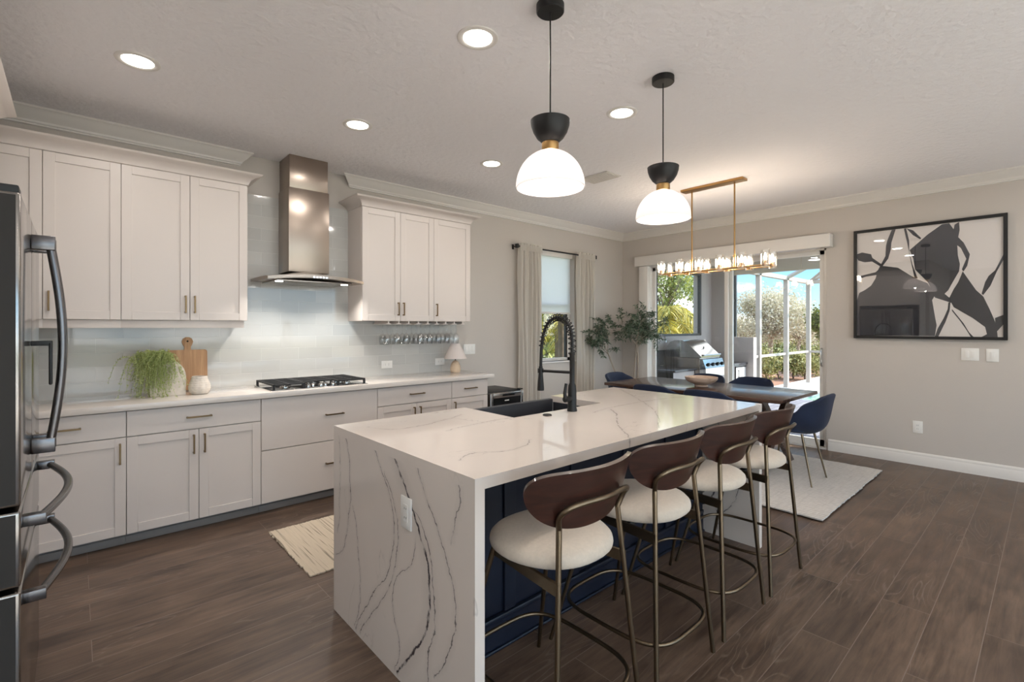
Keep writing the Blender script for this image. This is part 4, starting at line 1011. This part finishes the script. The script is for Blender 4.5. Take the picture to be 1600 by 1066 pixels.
# ------------------------------------------------------------ dining set
TZ = .75
tb = thing('dining_table', (5.1, 2.56, .012), 'long dark wood dining table on crossed trestle legs', 'dining table')
MB().box(4.61, 5.60, 1.60, 3.52, TZ-.032, TZ, b=.004).build('tabletop', M['tablew'], tb)
for y in (1.82, 3.28):
    for s_ in (1, -1):
        g = MB(); a = (5.105-.40*s_, y, .016); b = (5.105+.34*s_, y, TZ-.034)
        d = Vector(b)-Vector(a); n_ = Vector((d.z, 0, -d.x)).normalized()*.035; hw = Vector((0, .022+.003*s_, 0)); vs = []
        # ends cut level with the floor and the underside of the top
        sl_ = d.x/d.z; ex = .052
        for (p, z) in ((a, .0145), (b, TZ-.033)):
            x = a[0]+(z-a[2])*sl_
            for (dx, dy) in ((-ex, -hw.y), (ex, -hw.y), (ex, hw.y), (-ex, hw.y)): vs.append((x+dx, y+dy, z))
        g.add(vs, [(0, 3, 2, 1), (4, 5, 6, 7), (0, 1, 5, 4), (1, 2, 6, 5), (2, 3, 7, 6), (3, 0, 4, 7)]).build('trestle_leg', M['tablew'], tb, smooth=0)
MB().box(5.08, 5.13, 1.78, 3.32, .40, .46, b=.003).build('stretcher', M['tablew'], tb)
bw = MB().lathe([(0, .7505), (.062, .7505), (.070, .756), (.068, .764), (.060, .772), (.095, .786), (.140, .806), (.165, .832), (.170, .856), (.163, .858), (.150, .836), (.115, .812), (0, .792)], (5.06, 2.56, 0), 48, cap=False).build('wooden_bowl', M['bowlw'], smooth=50)
lab(bw, 'pale turned wooden bowl on a foot in the middle of the dining table', 'bowl')
def make_chair():
    r = thing('dining_chair', (0, 0, 0), '', 'chair')
    rows = [(.245, .452, .195, 0, -.004), (.225, .468, .225, 0, .010), (.10, .462, .248, 0, .082), (-.02, .458, .254, .01, .150), (-.15, .460, .254, .055, .190), (-.222, .50, .250, .105, .180), (-.248, .58, .244, .115, .130),
            (-.262, .66, .230, .085, .085), (-.272, .745, .205, .032, .020), (-.280, .806, .172, .010, -.011)]
    vs = []; fs = []; ns = 14
    for (y, z, hw, ly, lz) in rows:
        for k in range(ns+1):
            s_ = -1+2*k/ns; a = abs(s_)**2.6; vs.append((hw*math.sin(s_*PI/2)**1 if False else hw*s_, y+ly*a, z+lz*a))
    for i in range(len(rows)-1):
        for k in range(ns): fs.append((i*(ns+1)+k, (i+1)*(ns+1)+k, (i+1)*(ns+1)+k+1, i*(ns+1)+k+1))
    MB().add(vs, fs).solid(.035).build('upholstered_shell', M['bluevelvet'], r, smooth=180, sub=2)
    g = MB(); vs = []; fs = []; ns = 28; rings = [(.93, .452), (1, .462), (.99, .482), (.90, .496), (.55, .502), (.0001, .503)]
    for (s_, z) in rings:
        for k in range(ns):
            a = 2*PI*k/ns; c_, d_ = math.cos(a), math.sin(a); e = 3
            vs.append((.200*abs(c_)**(2/e)*(1 if c_ > 0 else -1)*s_, .03+.19*abs(d_)**(2/e)*(1 if d_ > 0 else -1)*s_, z))
    for i in range(len(rings)-1):
        for k in range(ns): fs.append((i*ns+k, i*ns+(k+1) % ns, (i+1)*ns+(k+1) % ns, (i+1)*ns+k))
    fs.append(tuple(reversed(range(ns)))); g.add(vs, fs).build('seat_cushion', M['bluevelvet'], r, smooth=60)
    for sx in (-1, 1):
        for (y0, y1) in ((-.12, -.215), (.15, .215)):
            MB().tube([(sx*.15, y0, .445), (sx*.203, y1, .001)], [.011, .0065], 10).build('leg', M['stoolm'], r, smooth=60)
    return r
c0 = make_chair()
cl = [((4.90, 1.60, .012), 0, 'blue velvet dining chair at the near end of the table, fully visible'),
      ((5.20, 3.53, .012), PI, 'blue velvet dining chair at the far end of the table, by the curtain'),
      ((4.63, 2.18, .012), -PI/2, 'blue dining chair on the island side of the table, nearer the bar stools'),
      ((4.63, 2.75, .012), -PI/2, 'blue dining chair on the island side of the table, farther from the stools'),
      ((5.62, 2.34, .012), PI/2, 'blue dining chair on the patio side, right of the wooden bowl'),
      ((5.62, 2.89, .012), PI/2, 'blue dining chair on the patio side, mostly hidden behind the wooden bowl')]
for i, (p, rz, l) in enumerate(cl): put(c0 if i == 0 else tree_copy(c0), p, rz, l, 'blue velvet chairs around the dining table')

# ------------------------------------------------------------ framed art
ay0, ay1, az0, az1 = .282, 1.459, 1.277, 2.440
ar_ = thing('framed_art', (XF, (ay0+ay1)/2, az0), 'large black-framed abstract print of dark shapes on the far wall', 'framed art')
g = MB()
for (a, b, c, d) in ((ay0, ay0+.028, az0, az1), (ay1-.028, ay1, az0, az1), (ay0+.028, ay1-.028, az0, az0+.028), (ay0+.028, ay1-.028, az1-.028, az1)): g.box(6.306, XF-.001, a, b, c, d, b=.001, seg=1)
g.build('frame', M['black'], ar_)
pr_ = MB().box(6.332, 6.340, ay0+.026, ay1-.026, az0+.026, az1-.026).build('print', M['printw'], ar_)
SH = [[(1.431, 1.945), (1.268, 1.981), (1.206, 2.042), (1.078, 2.011), (.984, 1.929), (.92, 1.879), (.843, 1.837), (.788, 1.709), (.809, 1.666), (.788, 1.505), (.775, 1.416), (.788, 1.309), (1.431, 1.305), (1.431, 1.691), (1.412, 1.768), (1.363, 1.795), (1.307, 1.84), (1.268, 1.914), (1.26, 1.95), (1.35, 1.94), (1.431, 1.915)],
 [(1.431, 2.19), (1.387, 2.204), (1.307, 2.176), (1.296, 2.136), (1.206, 2.051), (1.222, 2.034), (1.299, 2.098), (1.363, 2.095), (1.42, 2.12), (1.431, 2.145)],
 [(1.13, 2.411), (1.098, 2.411), (1.133, 2.278), (1.138, 2.204), (1.16, 2.113), (1.206, 2.042), (1.237, 1.997), (1.245, 2.007), (1.183, 2.143), (1.179, 2.247), (1.168, 2.302)],
 [(1.03, 2.407), (1.012, 2.41), (.988, 2.278), (.988, 2.168), (.962, 2.037), (.92, 1.888), (.944, 1.89), (.976, 2.075), (1.001, 2.243)],
 [(1.012, 2.41), (.955, 2.379), (.892, 2.292), (.899, 2.281), (.955, 2.328), (.998, 2.389)],
 [(.984, 2.182), (.899, 2.266), (.843, 2.322), (.735, 2.407), (.682, 2.409), (.65, 2.346), (.643, 2.389), (.611, 2.41), (.607, 2.331), (.617, 2.264), (.579, 2.207), (.535, 2.09), (.554, 1.981), (.579, 1.931), (.592, 1.95), (.56, 2.05), (.598, 2.157), (.624, 2.187), (.62, 2.091), (.605, 2.003), (.611, 1.934), (.656, 1.834), (.689, 1.757), (.722, 1.715), (.775, 1.735), (.843, 1.846), (.899, 1.923), (.941, 1.981), (.955, 2.091)],
 [(.80, 1.80), (.722, 1.715), (.676, 1.66), (.65, 1.59), (.516, 1.483), (.431, 1.398), (.419, 1.331), (.455, 1.305), (.347, 1.305), (.353, 1.373), (.365, 1.448), (.401, 1.565), (.443, 1.684), (.492, 1.746), (.541, 1.843), (.585, 1.932), (.617, 1.831), (.65, 1.764), (.682, 1.68), (.722, 1.715)],
 [(.843, 1.846), (.722, 1.715), (.788, 1.69)], [(.722, 1.73), (.66, 1.66), (.66, 1.63), (.79, 1.69)],
 [(.310, 2.065), (.310, 2.016), (.353, 1.912), (.395, 1.782), (.443, 1.698), (.455, 1.71), (.431, 1.818), (.407, 1.875), (.365, 1.922)],
 [(.672, 1.643), (.679, 1.556), (.708, 1.451), (.762, 1.305), (.788, 1.305), (.768, 1.38), (.722, 1.486), (.693, 1.573), (.689, 1.635)],
 [(.662, 1.573), (.579, 1.433), (.541, 1.347), (.51, 1.305), (.529, 1.305), (.56, 1.373), (.605, 1.459), (.662, 1.555)],
 [(.365, 1.481), (.310, 1.51), (.310, 1.423), (.347, 1.365), (.359, 1.349)], [(1.17, 1.70), (1.12, 1.66), (1.11, 1.60), (1.16, 1.62)]]
SH[6] = SH[6][1:-1]
from mathutils.geometry import tessellate_polygon
g = MB()
for q, p in enumerate(SH):
    xx = 6.3312-.00004*q
    tri = tessellate_polygon([[Vector((a, b, 0)) for a, b in p]]); g.add([(xx, a, b) for a, b in p], [tuple(t_) for t_ in tri])
g.build('dark_shapes', M['ink'], pr_, smooth=0, fixn=False)
MB().box(6.314, 6.317, ay0+.027, ay1-.027, az0+.027, az1-.027).build('glass', M['artglass'], ar_)

# ------------------------------------------------------------ plants
def leaf(g, p, d, L, w_, rr, droop=.2):
    d = d.normalized(); s_ = d.cross(Vector((rr.gauss(0, .5), rr.gauss(0, .5), 1))).normalized()*w_; m_ = p+d*L*.5; t_ = p+d*L+Vector((0, 0, -L*droop))
    g.add([p, m_+s_, t_, m_-s_], [(0, 1, 2, 3)])
ol = thing('olive_tree', (5.95, 4.05, 0), 'slender potted olive tree in the corner by the patio door', 'potted tree')
MB().lathe([(0, .001), (.13, .001), (.15, .02), (.17, .30), (.172, .33), (.160, .33), (.155, .30), (0, .295)], (5.95, 4.05, 0), 32, cap=False).build('pot', M['pot'], ol, smooth=50)
MB().lathe([(0, .300), (.153, .300), (.153, .302), (0, .302)], (5.95, 4.05, 0), 24, cap=False).build('soil', M['soil'], ol)
rr = random.Random(11); tr = MB(); lv = MB()
b0_ = Vector((5.95, 4.05, .30))
stems = [(Vector((5.60, 4.22, 1.05)), .010), (Vector((6.10, 4.08, 1.15)), .012), (Vector((5.98, 3.98, 1.12)), .010)]
def branch(p, d, L, r_, lvl):
    pts = [p]; q = p.copy(); dd = d.normalized()
    for k in range(5):
        dd = (dd+Vector((rr.gauss(0, .14), rr.gauss(0, .14), rr.gauss(0, .08)-.02*lvl))).normalized(); q = q+dd*L/5
        q.x = min(q.x, 6.30); q.y = min(q.y, 4.44); pts.append(q.copy())
    tr.tube(pts, [r_*(1-.13*k) for k in range(6)], 5)
    if lvl < 2:
        for k in ((2, 3, 4, 5) if lvl == 0 else (3, 5)):
            for c in range(2 if lvl == 0 else 1):
                nd = (dd+Vector((rr.gauss(0, .9), rr.gauss(0, .9), rr.gauss(.1, .6)))).normalized(); branch(pts[k], nd, L*rr.uniform(.45, .68), r_*.5, lvl+1)
    if lvl >= 1:
        for k in range(1, 6):
            for c in range(4 if lvl == 2 else 3):
                f = rr.random(); pp = pts[k-1].lerp(pts[k], f); nd = Vector((rr.gauss(0, 1), rr.gauss(0, 1), rr.gauss(.15, .7)))+dd*.7; leaf(lv, pp, nd, rr.uniform(.04, .07), .0095, rr)
for (tp, r_) in stems:
    mid = b0_.lerp(tp, .5)+Vector((rr.gauss(0, .03), rr.gauss(0, .03), 0)); tr.tube(smooth_path([b0_, mid, tp], 4), r_, 8)
    for c in range(3):
        d = (tp-b0_).normalized()+Vector((rr.gauss(0, .5), rr.gauss(0, .5), rr.uniform(-.1, .5))); branch(tp-(tp-b0_)*.06*c, d, .36, r_*.7, 0)
tr.build('branches', M['palebark'], ol, smooth=60, fixn=False)
lv.v = [(min(v[0], 6.345), min(v[1], 4.49), v[2]) for v in lv.v]
lv.build('foliage', M['olive'], ol, smooth=0, fixn=False)

# ------------------------------------------------------------ patio, pool cage and garden (floor a step down)
PZ = -.16
struct(MB().box(6.505, 11.6, -6, 4.5, PZ-.1, PZ).box(11.6, 26, 3.8, 4.75, PZ-.1, PZ), 'patio_floor', M['paver'])
struct(MB().box(15.0, 19.5, -8, 3.79, PZ-.1, PZ+.002).box(11.62, 19.5, 3.79, 4.9, PZ-.02, PZ+.004), 'pool_deck', M['deck'])
struct(MB().box(11.6, 15.0, -8, 3.79, PZ-.30, PZ-.07), 'pool_water', M['water'])
struct(MB().box(-30, 140, -60, 120, PZ-.5, PZ-.35), 'lawn', M['grass'])
struct(MB().box(6.505, 10.1, .75, 4.65, 2.47, 2.62), 'patio_ceiling', M['pceil'])
OX0, OX1, OZ0, OZ1 = 7.05, 8.875, 1.245, 2.40
g = MB().box(6.505, OX0, 4.5, 4.65, PZ, 2.47).box(OX1, 9.62, 4.5, 4.65, PZ, 2.47).box(OX0, OX1, 4.5, 4.65, PZ, OZ0).box(OX0, OX1, 4.5, 4.65, OZ1, 2.47)
g.box(9.30, 9.62, 4.235, 4.5, PZ, 2.47).box(9.30, 9.44, 3.70, 4.235, PZ, 1.205)
struct(g, 'patio_wall', M['stucco'])
struct(MB().box(OX0, OX0+.05, 4.49, 4.54, OZ0, OZ1).box(OX1-.05, OX1+.005, 4.49, 4.54, OZ0, OZ1).box(OX0, OX1, 4.49, 4.54, OZ0-.01, OZ0+.03).box(OX0, OX1, 4.49, 4.54, OZ1-.03, OZ1), 'window_4', M['bronzeal'])
pl2 = thing('patio_downlight', (8.73, 2.53, 2.46), 'round recessed light in the grey patio ceiling outside', 'ceiling light')
MB().lathe([(.0, 2.463), (.085, 2.463), (.085, 2.4695), (0, 2.4695)], (8.73, 2.53, 0), 24, cap=False).build('lens', M['hoodled'], pl2)
MB().lathe([(.085, 2.4695), (.10, 2.460), (.105, 2.4695)], (8.73, 2.53, 0), 24, cap=False).build('trim_ring', M['trim'], pl2)
# outdoor kitchen
CZ = .74
ok = thing('outdoor_kitchen_counter', (8.0, 4.15, PZ), 'dark granite outdoor counter with white door along the patio wall', 'outdoor kitchen')
MB().box(6.72, 7.36, 3.84, 4.495, PZ+.001, CZ-.035).box(8.07, 9.295, 3.84, 4.495, PZ+.001, CZ-.035).box(7.36, 8.07, 3.84, 4.495, PZ+.001, .45).build('stucco_base', M['stucco'], ok)
MB().box(6.71, 6.72, 3.84, 4.495, PZ+.001, CZ-.036).build('black_end_panel', M['black'], ok)
MB().box(6.70, 7.37, 3.80, 4.495, CZ-.034, CZ, b=.004).box(8.06, 9.297, 3.80, 4.495, CZ-.034, CZ, b=.004).box(6.70, 9.29, 4.475, 4.498, CZ, 1.0).build('granite_top', M['granite'], ok)
d = MB().box(8.85, 9.26, 3.822, 3.839, -.05, .66, b=.003).build('door', M['plate'], ok)
MB().box(8.83, 8.85, 3.82, 3.839, -.07, .68).box(8.83, 9.28, 3.82, 3.839, .66, .68).build('door_frame', M['bronzeal'], ok)
MB().tube([(8.92, 3.80, .48), (8.92, 3.80, .62)], .007, 8).box(8.913, 8.927, 3.80, 3.825, .49, .50).box(8.913, 8.927, 3.80, 3.825, .60, .61).build('door_handle', M['black'], d)
of = thing('outdoor_faucet', (7.0, 4.30, CZ), 'chrome gooseneck faucet on the outdoor counter', 'faucet')
MB().tube(smooth_path([(7.0, 4.32, CZ+.001), (7.0, 4.32, 1.16), (7.0, 4.29, 1.235), (7.0, 4.22, 1.26), (7.0, 4.15, 1.235), (7.0, 4.13, 1.15)], 6), .012, 10).build('spout', M['chrome'], of, smooth=60)
MB().lathe([(0, CZ+.0005), (.025, CZ+.0005), (.025, CZ+.03), (0, CZ+.03)], (7.0, 4.32, 0), 16, cap=False).tube([(7.0, 4.32, CZ+.02), (7.06, 4.32, CZ+.06)], .006, 8).build('base', M['chrome'], of)
gl = thing('gas_grill', (7.72, 4.1, .45), 'built-in stainless gas grill with sloped lid outside the patio door', 'grill')
lid = [(3.745, .905), (3.745, .93), (4.00, 1.155), (4.06, 1.178), (4.20, 1.178), (4.28, 1.15), (4.34, 1.08), (4.36, .99), (4.34, .905)]
MB().prism(lid, 7.39, 8.05, 'yz').build('lid', M['chrome'], gl, smooth=30)
MB().tube([(7.43, 3.72, .945), (8.01, 3.72, .945)], .012, 10).box(7.46, 7.48, 3.72, 3.77, .935, .955).box(7.96, 7.98, 3.72, 3.77, .935, .955).build('lid_handle', M['chrome'], gl)
MB().box(7.375, 8.055, 3.76, 4.40, .451, .90, b=.004).build('firebox', M['steel'], gl)
MB().prism([(3.765, .74), (3.765, .89), (3.71, .88), (3.66, .74)], 7.38, 8.05, 'yz').box(7.38, 8.05, 3.66, 3.765, .60, .739).build('control_panel', M['chrome'], gl, smooth=20)
for x in (7.50, 7.66, 7.82, 7.98):
    MB().tube([(x, 3.685, .80), (x, 3.655, .795)], .026, 14).build('knob', M['black'], gl)
MB().box(7.70, 7.74, 3.862, 3.868, 1.035, 1.075, M=Matrix.Translation((0, 0, 0))).build('emblem', M['black'], gl)
# screened cage
cg = thing('pool_cage', (13, 4.6, PZ), 'white aluminium screen cage frame around the pool', 'screen enclosure')
EZ = 2.65
posts = [10.55, 11.85, 13.6, 15.3]
for i, x in enumerate(posts):
    MB().box(x-.05 if i else x-.03, x+.05 if i else x+.03, 4.55, 4.65, PZ+.006, EZ).build('post', M['bronzeal'] if i == 0 else M['alu'], cg)
for y in (2.5, .6, -1.3, -3.2): MB().box(15.25, 15.35, y-.05, y+.05, PZ+.004, EZ).build('post', M['alu'], cg)
MB().box(10.1, 15.35, 4.55, 4.65, EZ-.05, EZ+.05).build('eave_beam', M['alu'], cg)
MB().box(15.25, 15.35, -6, 4.549, EZ-.05, EZ+.05).build('eave_beam', M['alu'], cg)
MB().box(10.1, 10.2, -6, 4.549, 2.47, 2.62).build('house_beam', M['alu'], cg)
MB().box(10.58, 15.25, 4.58, 4.62, .68, .74).box(15.28, 15.32, -6, 4.55, .68, .74).build('chair_rail', M['alu'], cg)
for x in posts[1:]:
    MB().tube([(x, 4.60, EZ), (x, 2.6, EZ+1.0)], .05, 4).build('roof_beam', M['alu'], cg)
MB().tube([(10.15, 2.6, EZ+1.0), (15.3, 2.6, EZ+1.0)], .05, 4).build('roof_beam', M['alu'], cg)
MB().tube([(15.3, 4.6, EZ), (13.2, 2.6, EZ+1.0)], .04, 4).build('roof_beam', M['alu'], cg)
for y in (2.5, .6): MB().tube([(15.3, y, EZ), (13.2, y, EZ+1.0)], .05, 4).build('roof_beam', M['alu'], cg)
MB().box(9.62, 10.55, 4.57, 4.61, 1.94, 1.99).build('cross_rail', M['bronzeal'], cg)

def cloud(c, rad, n, size, m, name, root, seed, clumps=26, lw=.45, fill=.55):
    rr = random.Random(seed); g = MB(); cs = []
    for k in range(clumps):
        d = Vector((rr.gauss(0, 1), rr.gauss(0, 1), rr.gauss(0, 1))).normalized()*rr.uniform(fill, 1.0)
        cs.append(Vector((c[0]+d.x*rad[0]*.8, c[1]+d.y*rad[1]*.8, c[2]+d.z*rad[2]*.8)))
    for k in range(n):
        q = cs[rr.randrange(clumps)]; p = q+Vector((rr.gauss(0, rad[0]*.17), rr.gauss(0, rad[1]*.17), rr.gauss(0, rad[2]*.17)))
        leaf(g, p, Vector((rr.gauss(0, 1), rr.gauss(0, 1), rr.gauss(0, 1))), size*rr.uniform(.6, 1.4), size*lw, rr)
    return g.build(name, m, root, smooth=0, fixn=False), cs
def skeleton(base, cs, r_, root, m, seed):
    rr = random.Random(seed); g = MB(); b = Vector(base); ctr = sum(cs, Vector())/len(cs); fork = b.lerp(ctr, .55)
    g.tube([b, b.lerp(fork, .5)+Vector((.05, .03, 0)), fork], [r_, r_*.85, r_*.7], 8)
    for q in cs:
        mid = fork.lerp(q, .5)+Vector((rr.gauss(0, .1), rr.gauss(0, .1), .1)); g.tube([fork, mid, q], [r_*.45, r_*.28, r_*.1], 5)
    return g.build('trunk', m, root, smooth=60, fixn=False)
def shrub(x, y, r_, h, m, label, seed, n=1500, size=.07):
    root = thing('shrub', (x, y, PZ-.34), label, 'shrub', 'shrubs beyond the pool cage')
    f, cs = cloud((x, y, PZ-.3+h*.55), (r_, r_, h*.5), n, size, m, 'foliage', root, seed, 22)
    skeleton((x, y, PZ-.35), cs[:9], .03, root, M['bark'], seed+1)
def tree(name, x, y, c, rad, n, size, m, bark, label, seed, tr=.12, clumps=34, group=None):
    root = thing(name, (x, y, PZ-.34), label, 'tree', group)
    f, cs = cloud(c, rad, n, size, m, 'foliage', root, seed, clumps)
    skeleton((x, y, PZ-.35), cs, tr, root, bark, seed+1)
def ray(u, v, wd):   # a point seen at pixel (u, v) at depth wd
    a = math.radians(48.1); F_ = Vector((math.cos(a), math.sin(a), 0)); R_ = Vector((math.sin(a), -math.cos(a), 0))
    return Vector((0, 0, H))+(F_+R_*((u-800)/760)+Vector((0, 0, (510.8-v)/760)))*wd
def palm(x, y, z, n, L, m, label, seed, trunk=True, group=None):
    root = thing('palm', (x, y, PZ-.34), label, 'palm tree', group); rr = random.Random(seed); g = MB(); s_ = MB()
    for k in range(n):
        a = rr.uniform(0, 2*PI); el = rr.uniform(-.15, 1.25); d = Vector((math.cos(a)*math.cos(el), math.sin(a)*math.cos(el), math.sin(el))); p = Vector((x, y, z)); v = d*L/14; pts = [p.copy()]
        for q in range(14): v = v+Vector((0, 0, -L*.0075)); p = p+v; pts.append(p.copy())
        s_.tube(pts, .010, 4, caps=False)
        for q in range(2, 15):
            T = (pts[q]-pts[q-1]).normalized(); sd_ = T.cross(Vector((0, 0, 1))).normalized(); ll = L*.30*math.sin(PI*min(1, (q+1)/16))**.6
            for j in range(2):
                pp = pts[q-1].lerp(pts[q], j/2)
                for s2 in (-1, 1): leaf(g, pp, sd_*s2+T*.7+Vector((0, 0, -.25+rr.gauss(0, .1))), ll, .013*L/1.4, rr, .35)
    g.build('fronds', m, root, smooth=0, fixn=False); s_.build('frond_stems', M['lgreen'], root, smooth=0, fixn=False)
    MB().tube([(x, y, PZ-.35), (x+.03, y, z*.5), (x, y, z)], [.11, .09, .07], 10).build('trunk', M['bark'], root, smooth=60)
# garden seen through the small window
palm(7.9, 7.2, 1.9, 22, 1.5, M['lgold'], 'golden-fronded palm just outside the small window', 21)
palm(9.3, 8.6, 1.5, 20, 1.6, M['lgold'], 'second golden palm, behind the one outside the small window', 22)
def hedge(name, a, b, r_, h, n, size, m, label, seed):
    rr = random.Random(seed); g = MB(); s_ = MB(); A = Vector(a); B = Vector(b)
    for k in range(n):
        f = rr.random(); p = A.lerp(B, f)+Vector((rr.uniform(-r_, r_), rr.uniform(-r_, r_), 0)); p.z = PZ-.3+h*rr.random()*(1+.18*math.sin(f*31+seed)+.10*math.sin(f*87))
        leaf(g, p, Vector((rr.gauss(0, 1), rr.gauss(0, 1), rr.gauss(0, 1))), size*rr.uniform(.6, 1.4), size*.45, rr)
    root = thing(name, ((A.x+B.x)/2, (A.y+B.y)/2, PZ-.34), label, 'hedge')
    for k in range(24):
        p = A.lerp(B, (k+.5)/24); s_.tube([(p.x, p.y, PZ-.35), (p.x+rr.gauss(0, .1), p.y, PZ-.3+h*.7)], .03, 5)
    g.build('foliage', m, root, smooth=0, fixn=False); s_.build('stems', M['bark'], root, smooth=0)
hedge('hedge', (7.5, 10.6, 0), (16.5, 10.6, 0), .8, 3.0, 9000, .20, M['lgreen'], 'tall mixed green hedge beyond the house, seen through the small window', 31)
# garden seen through the patio wall opening
p = ray(1035, 480, 17); palm(p.x, p.y, 1.5, 34, 2.3, M['lgold'], 'golden palm at the left of the patio wall opening', 23)
p = ray(1078, 500, 21.5); palm(p.x, p.y, 1.2, 28, 1.9, M['lgold'], 'low golden palm at the right of the patio wall opening', 24)
p = ray(1040, 450, 24); tree('pine_tree', p.x+.4, p.y+.8, (p.x, p.y, 4.2), (1.7, 1.7, 2.0), 3600, .15, M['lpine'], M['bark'], 'loose green pine behind the palms in the patio wall opening', 41, .07, 30)
p = ray(1098, 455, 26); tree('pine_tree', p.x+.4, p.y+.8, (p.x, p.y, 3.6), (1.2, 1.2, 1.4), 2200, .15, M['lpine'], M['bark'], 'smaller green pine at the right side of the patio wall opening', 43, .06, 18)
hs = thing('neighbour_house', (*ray(1075, 500, 46)[:2], PZ-.35), 'pale house with low roof far behind the palms', 'house')
p = ray(1078, 500, 46)
MB().box(p.x-3.5, p.x+3.5, p.y-2, p.y+2, PZ-.345, 1.55).build('walls', M['deck'], hs)
MB().add([(p.x-4, p.y-2.5, 1.55), (p.x+4, p.y-2.5, 1.55), (p.x+4, p.y+2.5, 1.55), (p.x-4, p.y+2.5, 1.55), (p.x-1.6, p.y, 2.75), (p.x+1.6, p.y, 2.75)], [(0, 1, 5, 4), (1, 2, 5), (2, 3, 4, 5), (3, 0, 4), (0, 3, 2, 1)]).build('roof', M['palebark'], hs)
# garden beyond the cage
p = ray(1203, 480, 22); tree('bare_tree', p.x, p.y, (p.x, p.y, 1.95), (1.7, 1.7, 1.45), 13000, .085, M['lgrey'], M['palebark'], 'broad grey-leaved bare tree behind the pool cage', 51, .14, 60)
p = ray(1160, 505, 28); tree('bare_tree', p.x, p.y, (p.x, p.y, 1.3), (1.4, 1.4, 1.2), 6000, .085, M['lgrey'], M['palebark'], 'smaller grey-leaved tree left of the broad one behind the cage', 52, .10, 30)
p = ray(1246, 510, 28); tree('bare_tree', p.x, p.y, (p.x, p.y, 1.5), (1.7, 1.7, 1.5), 8000, .085, M['lgrey'], M['palebark'], 'third grey-leaved tree, right of the broad one behind the cage', 53, .10, 30)
p = ray(1298, 500, 20); tree('green_tree', p.x, p.y, (p.x, p.y, 1.55), (.8, .8, 1.0), 5000, .12, M['lgreen'], M['bark'], 'leafy green tree at the right edge of the patio door', 54, .10, 24)
k = 0
for (u, wd, h, mm) in ((1152, 17, 1.5, 'lhedge'), (1176, 17.5, 1.2, 'lhedge'), (1200, 16.5, 1.25, 'lhedge'), (1218, 17.5, 1.1, 'lgreen'), (1240, 17.5, 1.2, 'lhedge'), (1258, 17, 1.0, 'lhedge'), (1276, 19, 1.1, 'lhedge'), (1293, 18.5, 1.45, 'lhedge'), (1312, 18.5, 1.4, 'lhedge')):
    p = ray(u, 560, wd); k += 1
    shrub(p.x, max(p.y, 5.6) if u < 1265 else p.y, .62, h, M[mm], ['leftmost shrub behind the pool cage, beside the low patio wall', 'shrub left of the first white cage post', 'shrub between the first and second white cage posts', 'darker green shrub touching the second white cage post', 'shrub just right of the second white cage post', 'low shrub left of the corner cage post', 'shrub behind the corner cage post', 'shrub at the right edge of the patio door', 'shrub past the right edge of the patio door'][k-1], 60+k)
hedge('hedge', ray(1120, 560, 35), ray(1420, 560, 35), .9, 2.0, 9000, .16, M['lhedge'], 'long low hedge far behind the pool cage', 33)
struct(MB().box(11, 40, 5.2, 12.0, PZ-.349, PZ-.31), 'garden_bed', M['mulch'])
